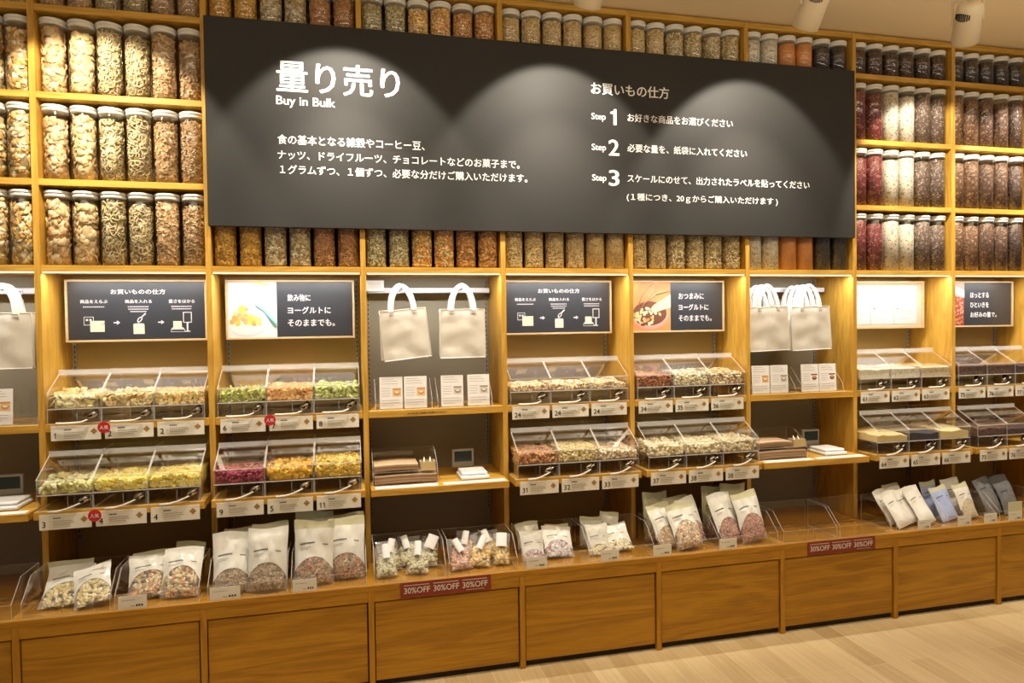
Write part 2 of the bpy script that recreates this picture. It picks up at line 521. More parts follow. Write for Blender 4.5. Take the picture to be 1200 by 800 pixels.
for b in range(-1, 8):
    o = PR.get('base', make_base); o.location = (b * B, 0, 0)
    tag(o, 'oak base cabinet with plain flush panel, ' + BAYREF[b], 'cabinet', 'base cabinets under the counter')

# display shelves inside the bays
BINBAYS = (0, 1, 3, 4, 6, 7)
SHREF = {0: 'the bins tagged 1 to 4', 1: 'the bins tagged 5 to 11', 3: 'the bins tagged 24 to 33', 4: 'the bins tagged 34 to 38', 6: 'the bins tagged 61 to 66',
         7: 'the coffee bins', -1: 'the cut-off tote niche', 2: 'the paired hanging totes', 5: 'the bunched hanging totes'}
Z_UP, Z_LO = 1.2535, 0.891


def make_shelf(y0, t, slots):
    mb = MB(); mb.box(HALF + 0.0006, B - HALF - 0.0006, y0, YB - 0.0235, -t, 0, 'wood_x', c=0.0015)
    return mb.build('display_shelf')


for b in range(-1, 8):
    bins = b in BINBAYS
    o = PR.get('sh_up', lambda: make_shelf(0.0, 0.036, 0)); o.location = (b * B, 0, Z_UP - 0.0006)
    tag(o, 'upper oak display shelf in bay of ' + SHREF[b], 'shelf', 'oak display shelves in the bays')
    if bins:
        o = PR.get('sh_lo', lambda: make_shelf(-0.148, 0.036, 0)); o.location = (b * B, 0, Z_LO - 0.0006)
    else:
        o = PR.get('sh_lo2', lambda: make_shelf(-0.130, 0.034, 0)); o.location = (b * B, 0, 0.8825)
    tag(o, 'deep lower oak display shelf in bay of ' + SHREF[b], 'shelf', 'oak display shelves in the bays')

# the long notice on the edge of the leaflet shelf under the paired totes
mb = MB(); mb.text('レシピをご自由にお取りください', 2 * B + 0.21, 1.228, -0.0012, 'ink', w=0.20, h=0.011, bold=0.012)
tag(mb.build('shelf_notice'), 'small dark lettering on leaflet shelf edge below the paired totes', 'notice')

# ------------------------------------------------------------------ the big black sign
SY = -0.028
big = tag(empty('bulk_sign', (0.727, SY, 2.165)), 'huge black wall sign lettered Buy in Bulk in front of the jars', 'sign')
mb = MB(); mb.box(0, 3.573, 0, 0.0270, 0, 0.985, 'sign_black', c=0.001); panel = mb.build('panel', big)
K = 1.0063


def sign_text(name, lines):
    for body, x0, x1, z0, z1, bold in lines:
        x0, x1, z0, z1 = 1.35 + (x0 - 1.35) * K, 1.35 + (x1 - 1.35) * K, 1.668 + (z0 - 1.668) * K, 1.668 + (z1 - 1.668) * K
        mb = MB(); mb.text(body, x0 - 0.727, z0 - 2.165, -0.0009, 'sign_white', w=x1 - x0, h=z1 - z0, bold=bold); mb.build(name, panel)


sign_text('heading_lettering', [('量り売り', 1.049, 1.634, 2.806, 2.960, 0.017), ('Buy in Bulk', 1.047, 1.321, 2.733, 2.788, 0.018)])
sign_text('intro_lettering', [('食の基本となる雑穀やコーヒー豆、', 1.049, 1.752, 2.558, 2.604, 0.013),
                              ('ナッツ、ドライフルーツ、チョコレートなどのお菓子まで。', 1.048, 2.243, 2.486, 2.530, 0.013),
                              ('１グラムずつ、１個ずつ、必要な分だけご購入いただけます。', 1.057, 2.284, 2.416, 2.460, 0.013)])
sign_text('steps_lettering', [('お買いもの仕方', 2.641, 3.093, 2.898, 2.962, 0.018),
                              ('Step', 2.641, 2.722, 2.755, 2.799, 0.012), ('1', 2.748, 2.784, 2.740, 2.826, 0.02), ('お好きな商品をお選びください', 2.847, 3.480, 2.764, 2.808, 0.013),
                              ('Step', 2.641, 2.722, 2.592, 2.636, 0.012), ('2', 2.736, 2.798, 2.577, 2.663, 0.02), ('必要な量を、紙袋に入れてください', 2.845, 3.567, 2.601, 2.645, 0.013),
                              ('Step', 2.641, 2.722, 2.430, 2.474, 0.012), ('3', 2.736, 2.797, 2.415, 2.501, 0.02), ('スケールにのせて、出力されたラベルを貼ってください', 2.843, 3.972, 2.438, 2.482, 0.013),
                              ('(１種につき、20ｇからご購入いただけます )', 2.838, 3.763, 2.334, 2.381, 0.013)])
mb = MB(); mb.flat(1.46 - 0.727, 1.858 - 0.727, 2.556 - 2.165, 2.612 - 2.165, -0.0005, 'sign_patch'); mb.build('correction_strip', panel)

# ------------------------------------------------------------------ track spotlights


def make_spot():
    r = empty('track_spotlight')
    mb = MB(); mb.box(-0.05, 0.05, -0.022, 0.022, 0.178, 0.199, 'lamp_shell', c=0.004); mb.build('mount_plate', r)
    mb = MB(); mb.tube([(0, 0, 0.18), (0, 0, 0.115)], 0.011, 'lamp_shell', 10)
    mb.tube([(-0.066, 0, 0.115), (0.066, 0, 0.115)], 0.006, 'lamp_shell', 8)
    for s in (-1, 1): mb.tube([(0.066 * s, 0, 0.115), (0.067 * s, 0.0, 0.0)], 0.006, 'lamp_shell', 8)
    mb.build('bracket', r)
    t = Matrix.Rotation(math.radians(40.7), 4, 'X')
    mb = MB(); mb.lathe([(0.0, 0.10), (0.044, 0.098), (0.056, 0.085), (0.060, 0.05), (0.064, -0.10), (0.060, -0.103), (0.054, -0.06), (0.0, -0.055)], 'lamp_shell', 28, t)
    hd = mb.build('lamp_head', r)
    mb = MB(); t = t @ Matrix.Rotation(math.radians(-42), 4, 'Z')
    for k in range(-4, 5):
        hw = 0.020 * math.sqrt(max(0.05, 1 - (k / 5.0) ** 2)); x = k * 0.0085; yy = -math.sqrt(0.0615 ** 2 - x * x)
        mb.box(x - 0.0026, x + 0.0026, yy - 0.001, yy + 0.003, 0.045 - hw, 0.045 + hw, 'dark_slot', t)
    mb.build('grille', hd)
    mb = MB(); mb.box(0.07, 0.27, -0.03, 0.03, 0.150, 0.199, 'lamp_shell', c=0.006); mb.build('driver_box', r)
    return r


for i, x in enumerate((0.25, 1.36, 2.44, 3.57, 4.48, 5.62)):
    pan = -0.62 if i == 4 else 0.0
    o = PR.get('spot', make_spot); o.location = (x, -0.62, 3.192); o.rotation_euler = (0, 0, pan)
    RZ = Matrix.Rotation(pan, 3, 'Z')
    ref = ['over the dried fruit jars', 'over the Buy in Bulk heading', 'over the middle of the black sign', 'over the step list of the black sign', 'over the red bean jars',
           'over the coffee bean jars'][i]
    tag(o, 'beige cylindrical track spotlight on the ceiling ' + ref, 'spotlight', 'ceiling track spotlights')
    d = RZ @ Vector((0, 0.652, -0.758)); lens = Vector((x, -0.62, 3.192)) + d * 0.112
    l = bpy.data.lights.new('spot_beam', 'SPOT'); l.energy = BEAM_W; l.color = (1.0, 0.90, 0.74); l.spot_size = math.radians(64); l.spot_blend = 1.0; l.shadow_soft_size = 0.02
    lo = bpy.data.objects.new('spot_beam', l); COL.objects.link(lo); lo.location = lens; lo.rotation_euler = (RZ @ Vector((0, 0.47, -0.88))).to_track_quat('-Z', 'Y').to_euler()
    l = bpy.data.lights.new('spot_lamp', 'SPOT'); l.energy = SPOT_W; l.color = (1.0, 0.90, 0.74)
    l.spot_size = math.radians(87); l.spot_blend = 0.24; l.shadow_soft_size = 0.02
    lo = bpy.data.objects.new('spot_lamp', l); COL.objects.link(lo)
    lo.location = lens
    lo.rotation_euler = d.to_track_quat('-Z', 'Y').to_euler()


# ------------------------------------------------------------------ food pieces
def jit(c, r, a=0.18):
    k = 1 + r.uniform(-a, a)
    return tuple(max(0.0, min(1.0, x * k * (1 + r.uniform(-a, a) * 0.35))) for x in c)


def piece(mb, shape, size, mx, col, r):
    if shape == 'chip':
        n = 9; vs = []; w = r.uniform(0.12, 0.4); e = r.uniform(0.75, 1.0)
        for z in (-0.06, 0.06):
            vs.append((0, 0, z + w * 0.5))
            for i in range(n):
                a = 2 * PI * i / n; q = size and 1 + 0.12 * math.sin(3 * a + r.random())
                vs.append((q * math.cos(a), q * e * math.sin(a), z + w * math.cos(2 * a) * 0.6))
        fs = []
        for i in range(n):
            j = (i + 1) % n
            fs.append((0, 1 + j, 1 + i)); fs.append((n + 1, n + 2 + i, n + 2 + j)); fs.append((1 + i, 1 + j, n + 2 + j, n + 2 + i))
        mb.add([(a * size, b * size, c * size) for a, b, c in vs], fs, 'food', col, True, mx)
    elif shape == 'ring':
        n = 11; vs = []; fs = []; w = r.uniform(-0.35, 0.35); e = r.uniform(0.65, 1.0)
        for i in range(n):
            a = 2 * PI * i / n
            for (rr, z) in ((1.0, 0), (0.78, 0.16), (0.55, 0), (0.78, -0.16)):
                vs.append((rr * math.cos(a) * size, rr * e * math.sin(a) * size, (z + w * math.cos(2 * a)) * size))
        for i in range(n):
            j = (i + 1) % n
            for k in range(4): fs.append((i * 4 + k, j * 4 + k, j * 4 + (k + 1) % 4, i * 4 + (k + 1) % 4))
        mb.add(vs, fs, 'food', col, True, mx)
    elif shape == 'strip':
        vs = []; fs = []; n = 5; w = r.uniform(-0.6, 0.6); q = r.uniform(0.18, 0.3)
        for i in range(n):
            t = i / (n - 1) * 2 - 1
            for (y, z) in ((-q, -0.07), (q, -0.07), (q, 0.07), (-q, 0.07)):
                vs.append((t * size, (y + 0.15 * math.sin(3 * t)) * size, (z + w * t * t + 0.12 * math.sin(5 * t)) * size))
        for i in range(n - 1):
            for k in range(4): fs.append((i * 4 + k, (i + 1) * 4 + k, (i + 1) * 4 + (k + 1) % 4, i * 4 + (k + 1) % 4))
        fs.append((0, 1, 2, 3)); fs.append((16, 17, 18, 19))
        mb.add(vs, fs, 'food', col, False, mx)
    elif shape == 'cube':
        vs = [(x * r.uniform(.6, 1) * size, y * r.uniform(.6, 1) * size, z * r.uniform(.5, .9) * size) for z in (-1, 1) for (x, y) in ((-1, -1), (1, -1), (1, 1), (-1, 1))]
        mb.add(vs, [(0, 3, 2, 1), (4, 5, 6, 7), (0, 1, 5, 4), (1, 2, 6, 5), (2, 3, 7, 6), (3, 0, 4, 7)], 'food', col, False, mx)
    else:   # ball, nut (longer), pop (lumpy)
        sv, sf = sphere_lo()
        ax = {'ball': (1, 1, 1), 'nut': (1.35, 0.75, 0.6), 'bean': (1.3, 0.8, 0.7), 'pop': (1, 1, 1)}[shape]
        o = r.uniform(0, 50)
        vs = []
        for a, b, c in sv:
            k = 1 + (0.3 * math.sin(4 * a + o) * math.cos(5 * b + 3 * c + o) if shape == 'pop' else 0)
            vs.append((a * ax[0] * size * k, b * ax[1] * size * k, c * ax[2] * size * k))
        mb.add(vs, sf, 'food', col, True, mx)


def rot_rand(r, nrm, tilt=0.9):
    """random orientation, flat side roughly along nrm"""
    q = Vector((0, 0, 1)).rotation_difference(Vector(nrm).normalized()).to_matrix().to_4x4()
    return q @ Matrix.Rotation(r.uniform(-tilt, tilt), 4, 'X') @ Matrix.Rotation(r.uniform(-tilt, tilt), 4, 'Y') @ Matrix.Rotation(r.uniform(0, 6.28), 4, 'Z')


# kind: (shape, size, count factor, tilt, [colours])
FOOD = {
    'apricot mix': ('chip', 0.017, 1.0, 0.9, [(.70, .44, .14), (.82, .66, .34), (.84, .74, .52), (.62, .34, .08)]),
    'dried apple chips': ('chip', 0.0225, 1.3, 0.5, [(.76, .53, .27), (.80, .62, .36), (.66, .41, .18)]),
    'dried banana chips': ('chip', 0.0215, 1.3, 0.5, [(.80, .64, .36), (.80, .59, .29), (.70, .48, .22)]),
    'lotus root rings': ('ring', 0.0210, 1.6, 0.6, [(.70, .60, .38), (.62, .51, .28), (.54, .42, .20)]),
    'burdock ribbons': ('ring', 0.0200, 1.6, 0.8, [(.60, .49, .27), (.52, .41, .20), (.66, .54, .32)]),
    'brown cereal curls': ('strip', 0.0185, 1.8, 0.8, [(.64, .43, .22), (.54, .35, .16), (.70, .50, .28)]),
    'dark cereal curls': ('strip', 0.0180, 1.8, 0.8, [(.56, .38, .20), (.48, .30, .14), (.62, .44, .25)]),
    'golden corn flakes': ('chip', 0.0095, 1.2, 0.9, [(.70, .40, .06), (.78, .49, .10), (.62, .33, .04)]),
    'pale vegetable pieces': ('cube', 0.0085, 1.0, 0.9, [(.60, .52, .32), (.50, .38, .18), (.66, .60, .44), (.34, .24, .10)]),
    'brown vegetable strips': ('strip', 0.0125, 1.6, 0.9, [(.56, .28, .10), (.62, .36, .15), (.46, .21, .07)]),
    'pistachio mix': ('nut', 0.0068, 1.0, 0.9, [(.62, .58, .34), (.56, .46, .22), (.70, .66, .48), (.34, .26, .10)]),
    'coloured candy pieces': ('ball', 0.0060, 1.0, 0.9, [(.80, .45, .08), (.86, .66, .16), (.74, .26, .08), (.84, .74, .50)]),
    'round brown snack balls': ('ball', 0.0080, 1.0, 0.9, [(.66, .34, .10), (.72, .42, .16), (.58, .27, .07)]),
    'chickpeas': ('ball', 0.0056, 1.0, 0.9, [(.72, .55, .26), (.66, .47, .20), (.76, .62, .34)]),
    'puffed grains': ('nut', 0.0052, 1.0, 0.9, [(.74, .57, .28), (.68, .50, .22), (.78, .63, .36)]),
    'cashew pieces': ('nut', 0.0068, 1.0, 0.9, [(.76, .64, .38), (.66, .52, .24), (.78, .70, .46), (.42, .28, .10)]),
}
GRAIN = {   # fine contents: material colours and cells per metre
    'pale rice crackers': ((.74, .58, .30), (.64, .46, .20), (.46, .28, .10), 170),
    'white beans': ((.80, .76, .66), (.74, .68, .56), (.50, .42, .30), 150),
    'orange lentils': ((.74, .31, .08), (.70, .27, .06), (.78, .37, .12), 330),
    'black beans': ((.035, .026, .026), (.06, .046, .04), (.02, .016, .016), 150),
    'red beans': ((.17, .018, .016), (.105, .010, .010), (.40, .14, .10), 170),
    'speckled white rice': ((.68, .62, .50), (.64, .57, .44), (.24, .18, .12), 200),
    'brown mixed grains': ((.125, .078, .054), (.075, .044, .030), (.36, .27, .20), 180),
    'light roast coffee beans': ((.18, .086, .036), (.11, .048, .020), (.36, .21, .10), 140),
    'medium roast coffee beans': ((.11, .050, .024), (.065, .028, .014), (.26, .14, .075), 140),
    'dark roast coffee beans': ((.060, .030, .019), (.038, .018, .012), (.15, .085, .055), 140),
}
for k, v in GRAIN.items(): grain('g ' + k, v[0], v[1], v[2], v[3])


def avg(cols, k=0.62): return tuple(sum(c[i] for c in cols) / len(cols) * k for i in range(3))  # mean colour darkened by k; on food cores, painted shade between pieces


def contents_cylinder(kind, h, seed):
    mb = MB(); r = random.Random(seed); R = 0.0512
    if kind in GRAIN:
        prof = [(0.001, 0.0), (R, 0.0), (R, h * 0.97), (R * 0.6, h), (0.001, h * 1.01)]
        mb.lathe(prof, 'g ' + kind, 36); return mb
    shape, size, cf, tilt, cols = FOOD[kind]
    in_r = R - size * (0.55 if shape in ('chip', 'ring', 'strip') else 0.9)
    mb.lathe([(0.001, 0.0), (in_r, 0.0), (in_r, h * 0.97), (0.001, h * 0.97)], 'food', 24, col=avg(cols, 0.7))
    area = 2 * PI * R * h
    n = int(cf * area / (size * size * {'chip': 1.5, 'ring': 1.5, 'strip': 0.95, 'cube': 2.0, 'ball': 2.2, 'nut': 2.1}[shape]))
    for i in range(n):
        a = r.uniform(0, 2 * PI); z = r.uniform(size * 0.8, h - size * 0.3)
        rr = in_r + size * r.uniform(-0.1, 0.12)
        p = Matrix.Translation((rr * math.cos(a), rr * math.sin(a), z)) @ rot_rand(r, (math.cos(a), math.sin(a), 0.1), tilt * (0.75 if shape == 'chip' else 1))
        piece(mb, shape, size * r.uniform(0.75, 1.15), p, jit(r.choice(cols), r), r)
    # nothing pokes through the glass
    for i, (x, y, z) in enumerate(mb.v):
        q = math.hypot(x, y)
        if q > R: mb.v[i] = (x * R / q, y * R / q, z)
    for i, (x, y, z) in enumerate(mb.v):
        if z < 0.0005 or z > h: mb.v[i] = (x, y, min(max(z, 0.0005), h))
    return mb


JAR_H, JAR_HS = 0.341, 0.190


def make_jar(kind, h, seed, fill):
    r = empty('glass_jar')
    body_h = h - 0.026
    mb = MB()
    mb.lathe([(0.001, 0.0), (0.050, 0.0), (0.0552, 0.005), (0.0552, body_h - 0.010), (0.051, body_h)], 'jar_glass', 36)
    mb.lathe([(0.0495, body_h), (0.0535, body_h - 0.011), (0.0535, 0.006), (0.001, 0.003)], 'jar_glass', 36)
    mb.build('jar_body', r)
    mb = MB()
    mb.lathe([(0.0515, h - 0.028), (0.0550, h - 0.027), (0.0550, h - 0.0165), (0.0530, h - 0.0155), (0.0530, h - 0.0135), (0.0572, h - 0.0125), (0.0572, h - 0.003), (0.0550, h), (0.001, h)], 'lid_plastic', 36)
    mb.lathe([(0.0515, h - 0.028), (0.001, h - 0.028)], 'lid_plastic', 36)
    mb.build('lid', r)
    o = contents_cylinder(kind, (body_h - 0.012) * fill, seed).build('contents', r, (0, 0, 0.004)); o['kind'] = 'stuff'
    return r


ORD = ['first', 'second', 'third', 'fourth', 'fifth', 'sixth']
# jar contents per bay: six columns, from the uprights of the bay rightwards
JARS = {
    -1: ['apricot mix'] * 6,
    0: ['dried apple chips', 'dried banana chips', 'lotus root rings', 'burdock ribbons', 'brown cereal curls', 'dark cereal curls'],
    1: ['golden corn flakes', 'golden corn flakes', 'pale vegetable pieces', 'pale vegetable pieces', 'brown vegetable strips', 'brown vegetable strips'],
    2: ['pistachio mix', 'pistachio mix', 'coloured candy pieces', 'coloured candy pieces', 'round brown snack balls', 'round brown snack balls'],
    3: ['chickpeas', 'chickpeas', 'puffed grains', 'puffed grains', 'pale rice crackers', 'pale rice crackers'],
    4: ['chickpeas', 'puffed grains', 'cashew pieces', 'cashew pieces', 'cashew pieces', 'cashew pieces'],
    5: ['white beans', 'white beans', 'orange lentils', 'orange lentils', 'black beans', 'black beans'],
    6: ['red beans', 'red beans', 'speckled white rice', 'speckled white rice', 'brown mixed grains', 'brown mixed grains'],
    7: ['light roast coffee beans', 'light roast coffee beans', 'medium roast coffee beans', 'medium roast coffee beans', 'dark roast coffee beans', 'dark roast coffee beans'],
}
# rows by shelf board: 0 lowest .. 3 topmost
ROWNAME = ['lowest row', 'second row up', 'third row up', 'top row']
JBAY = {-1: 'cut-off bay', 0: 'bay beside sign heading', 1: 'bay of fruit photo sign', 2: 'bay of paired totes', 3: 'bay of tag-24 bins', 4: 'bay of nut photo sign',
        5: 'bay of bunched totes', 6: 'bay of paper notice sign', 7: 'coffee bay'}
for b in range(-1, 8):
    rows = (0, 1, 2, 3) if b in (-1, 0, 6, 7) else (0, 3)
    for row in rows:
        for k in range(6):
            if b == -1 and (k < 4 or row == 3 and k < 5): continue
            if b == 7 and k == 5: continue
            kind = JARS[b][k]
            if row == 3 and b == 0: kind = ['brown cereal curls', 'brown cereal curls', 'burdock ribbons', 'burdock ribbons', 'dark cereal curls', 'dark cereal curls'][k]
            if row == 3 and b in (6,): kind = 'dark roast coffee beans'
            if row == 3 and b == 7: kind = 'black beans'
            h = JAR_HS if row == 3 else JAR_H
            var = (row + k) % 2
            key = ('jar', kind, row == 3, var)
            if key in PR.d: o = copy_tree(PR.d[key])
            else:
                seed = sum(ord(ch) for ch in kind) * 7 + var * 13 + row
                o = make_jar(kind, h, seed, 1.0 if var == 0 else 0.94); PR.d[key] = o
            o.location = (b * B + 0.068 + 0.1165 * k + RNG.uniform(-0.0008, 0.0008), 0.066 + RNG.uniform(-0.003, 0.003), S[row][1] + 0.0004)
            o.rotation_euler = (0, 0, RNG.uniform(-0.5, 0.5))
            tag(o, f'jar of {kind}, {ORD[k]} in {ROWNAME[row]}, {JBAY[b]}', 'jar', 'storage jars, ' + ROWNAME[row])


# ------------------------------------------------------------------ framed signs in the bays
SX0, SX1, SZ0, SZ1, SGY = 0.043, 0.676, 1.622, 1.924, 0.178
plain('p_cream', (0.84, 0.76, 0.50), 0.5); plain('p_white', (0.74, 0.74, 0.74), 0.5); plain('p_yellow', (0.80, 0.52, 0.10), 0.5); plain('p_yellow2', (0.84, 0.62, 0.20), 0.5)
plain('p_orange', (0.70, 0.36, 0.10), 0.5); plain('p_cyan', (0.25, 0.70, 0.74), 0.5); plain('p_shade', (0.66, 0.62, 0.60), 0.5); plain('p_brown', (0.16, 0.06, 0.03), 0.5)
plain('p_tan', (0.62, 0.28, 0.10), 0.5); plain('p_skin', (0.80, 0.52, 0.36), 0.5); plain('p_nut', (0.74, 0.54, 0.26), 0.5); plain('p_red', (0.36, 0.06, 0.035), 0.5)
plain('p_pink', (0.66, 0.35, 0.30), 0.5)
SW, SH = SX1 - SX0, SZ1 - SZ0


def sign_base(b, name, board='board_slate', frame_w=0.010):
    r = empty(name, (b * B + SX0, SGY, SZ0))
    mb = MB(); w = frame_w
    mb.box(0, SW, 0, 0.03, 0, w, 'pale_wood', c=0.001); mb.box(0, SW, 0, 0.03, SH - w, SH, 'pale_wood', c=0.001)
    mb.box(0, w, 0, 0.03, w, SH - w, 'pale_wood', c=0.001); mb.box(SW - w, SW, 0, 0.03, w, SH - w, 'pale_wood', c=0.001)
    mb.build('frame', r)
    mb = MB(); mb.box(w, SW - w, 0.010, 0.016, w, SH - w, board); mb.build('board', r)
    mb = MB()
    for x in (0.10, SW - 0.10):
        mb.box(x - 0.008, x + 0.008, 0.016, YB - 0.013 - SGY, SH * 0.62 - 0.01, SH * 0.62 + 0.01, 'white_paint')
    mb.build('bracket', r)
    return r


FY = 0.0093


def part(r, name): return next(c for c in r.children if c.name.split('.')[0] == name)



def steps_sign(b, label):
    r = sign_base(b, 'steps_sign'); tag(r, label, 'sign', 'framed signs in the bays')
    mb = MB(); IW = SW - 0.02; IH = SH - 0.02
    X = lambda u: 0.01 + u * IW
    Z = lambda v: SH - 0.01 - v * IH
    mb.text('お買いものの仕方', 0, Z(0.215), FY, 'p_white', w=0.40 * IW, h=0.088 * IH, bold=0.020, cx=X(0.505)); mb.build('lettering', part(r, 'board'))
    for u, t, n in ((0.185, '商品をえらぶ', 1), (0.505, '商品を入れる', 3), (0.825, '重さをはかる', 2)):
        mb = MB(); mb.text(t, 0, Z(0.37), FY, 'p_white', w=0.195 * IW, h=0.062 * IH, bold=0.020, cx=X(u))
        for k in range(n):
            ww = (0.155, 0.15, 0.12)[k] * IW
            for q in range(11):
                xx = X(u) - ww / 2 + ww * q / 11
                mb.flat(xx, xx + ww / 17, Z(0.440 + 0.042 * k), Z(0.424 + 0.042 * k), FY, 'p_white')
        mb.build('lettering', part(r, 'board'))
    mb = MB()

    def ol(x0, x1, v0, v1, t=0.0022, mat='p_white'):
        x0, x1, z0, z1 = X(x0), X(x1), Z(v1), Z(v0)
        mb.flat(x0, x1, z0, z0 + t, FY, mat); mb.flat(x0, x1, z1 - t, z1, FY, mat); mb.flat(x0, x0 + t, z0, z1, FY, mat); mb.flat(x1 - t, x1, z0, z1, FY, mat)
    # pack and paper bag
    ol(0.11, 0.18, 0.60, 0.745); mb.flat(X(0.125), X(0.14), Z(0.67), Z(0.64), FY, 'p_white'); mb.flat(X(0.15), X(0.165), Z(0.67), Z(0.64), FY, 'p_white')
    mb.flat(X(0.155), X(0.257), Z(0.86), Z(0.672), FY - 0.0003, 'p_cream'); mb.tube([(X(0.236), FY - 0.0006, Z(0.745)), (X(0.26), FY - 0.0006, Z(0.705))], 0.0012, 'board_slate', 4)
    mb.build('pictogram', part(r, 'board'))
    for u in (0.322, 0.645):
        mb = MB()
        mb.flat(X(u), X(u + 0.028), Z(0.715), Z(0.695), FY, 'p_white')
        mb.poly([(X(u + 0.024), FY, Z(0.742)), (X(u + 0.047), FY, Z(0.705)), (X(u + 0.024), FY, Z(0.668))], 'p_white'); mb.build('arrow', part(r, 'board'))
    mb = MB()   # scoop over a bag
    mb.flat(X(0.465), X(0.545), Z(0.905), Z(0.745), FY - 0.0003, 'p_cream'); mb.disc(X(0.505), Z(0.735), 0.025, 0.004, FY - 0.0002, 'p_shade')
    mb.disc(X(0.512), Z(0.655), 0.016, 0.009, FY, 'p_white', 16, rot=0.9); mb.disc(X(0.512), Z(0.655), 0.011, 0.005, FY - 0.0003, 'board_slate', 16, rot=0.9)
    mb.tube([(X(0.527), FY, Z(0.61)), (X(0.556), FY, Z(0.55))], 0.0035, 'p_white', 6); mb.tube([(X(0.503), FY, Z(0.70)), (X(0.503), FY, Z(0.735))], 0.001, 'p_white', 4)
    mb.build('pictogram', part(r, 'board')); mb = MB()   # scale with its screen
    mb.flat(X(0.758), X(0.822), Z(0.80), Z(0.69), FY - 0.0003, 'p_cream')
    mb.poly([(X(0.752), FY, Z(0.80)), (X(0.742), FY, Z(0.83)), (X(0.842), FY, Z(0.83)), (X(0.830), FY, Z(0.80))], 'p_shade'); ol(0.74, 0.844, 0.83, 0.88)
    ol(0.832, 0.898, 0.53, 0.72, 0.004); mb.flat(X(0.858), X(0.870), Z(0.86), Z(0.72), FY, 'p_white'); mb.flat(X(0.84), X(0.885), Z(0.88), Z(0.862), FY, 'p_white')
    mb.build('pictogram', part(r, 'board'))


def photo_sign(b, label, lines, split, draw):
    r = sign_base(b, 'photo_sign'); tag(r, label, 'sign', 'framed signs in the bays')
    for k, (t, w) in enumerate(lines):
        mb = MB(); mb.text(t, split + 0.052, SH * (0.70 - 0.215 * k) - 0.018, FY, 'p_white', w=w, h=0.036, bold=0.020); mb.build('lettering', part(r, 'board'))
    mb = MB(); draw(mb, 0.0102, split, 0.0102, SH - 0.0102); mb.build('picture', part(r, 'board'))


def fruit_photo(mb, x0, x1, z0, z1):
    y = FY; mb.flat(x0, x1, z0, z1, y, 'p_white'); h = z1 - z0; r = random.Random(3)
    mb.poly([(x0 + 0.10, y - .0002, z1), (x0 + 0.16, y - .0002, z1), (x0 + 0.22, y - .0002, z1 - 0.02), (x0 + 0.15, y - .0002, z1 - 0.012)], 'p_yellow2')
    mb.tube([(x0 + 0.135, y - 0.001, z0 + 0.165), (x0 + 0.175, y - 0.001, z0 + 0.135), (x1 - 0.004, y - 0.001, z0 + 0.055)], [0.007, 0.008, 0.010], 'p_cyan', 8)
    mb.disc(x0 + 0.090, z0 + 0.050, 0.083, 0.046, y - .0012, 'p_shade'); mb.disc(x0 + 0.087, z0 + 0.058, 0.083, 0.046, y - .0015, 'p_white')
    for i in range(26):
        a = r.uniform(0, PI); q = math.sqrt(r.random())
        mb.disc(x0 + 0.085 + 0.070 * q * math.cos(a), z0 + 0.070 + 0.085 * q * math.sin(a) * (0.55 + 0.45 * (math.cos(a) < 0)), r.uniform(0.012, 0.02), r.uniform(0.010, 0.016), y - 0.0018 - i * 0.00005,
                r.choice(['p_yellow', 'p_yellow2', 'p_yellow', 'p_yellow2', 'p_orange']), 9, rot=r.uniform(0, 3))
    for i in range(7): mb.disc(x0 + 0.065 + r.uniform(-.02, .02), z0 + 0.105 + r.uniform(-.02, .02), 0.009, 0.007, y - 0.0033 - i * 0.00003, 'p_pink', 8)


def nut_photo(mb, x0, x1, z0, z1):
    y = FY; mb.flat(x0, x1, z0, z1, y, 'p_tan'); r = random.Random(5); w = x1 - x0
    mb.poly([(x0, y - .0002, z0 + 0.15), (x0 + 0.09, y - .0002, z1), (x0, y - .0002, z1)], 'p_orange')
    cx, cz = x0 + w * 0.52, z0 + 0.09
    mb.disc(cx, cz, w * 0.42, 0.080, y - .0004, 'p_pink', 28); mb.disc(cx, cz + 0.012, w * 0.39, 0.070, y - .0008, 'p_brown', 28)
    for i in range(46):
        a = r.uniform(0, 6.28); q = math.sqrt(r.random())
        px, pz = cx - 0.015 + w * 0.30 * q * math.cos(a), cz - 0.008 + 0.05 * q * math.sin(a)
        mb.disc(px, pz, r.uniform(0.008, 0.014), r.uniform(0.006, 0.010), y - 0.0012 - i * 0.00003, r.choice(['p_nut', 'p_nut', 'p_cream', 'p_tan', 'p_brown']), 9, rot=r.uniform(0, 3))
    # a hand reaching in
    mb.poly([(x1, y - .003, z1 - 0.07), (x1, y - .003, z0 + 0.135), (x0 + w * 0.62, y - .003, z0 + 0.105), (x0 + w * 0.52, y - .003, z0 + 0.125), (x0 + w * 0.60, y - .003, z0 + 0.15)], 'p_skin')
    for (ax, az, bx, bz) in ((0.98, 0.235, 0.42, 0.165), (0.80, 0.27, 0.34, 0.14), (0.62, 0.275, 0.26, 0.15)):
        mb.tube([(x0 + w * ax, y - .0034, z0 + az), (x0 + w * (ax + bx) / 2 - 0.012, y - .0034, z0 + (az + bz) / 2 + 0.015), (x0 + w * bx, y - .0034, z0 + bz)], [0.016, 0.014, 0.010], 'p_skin', 8, flat=0.12)


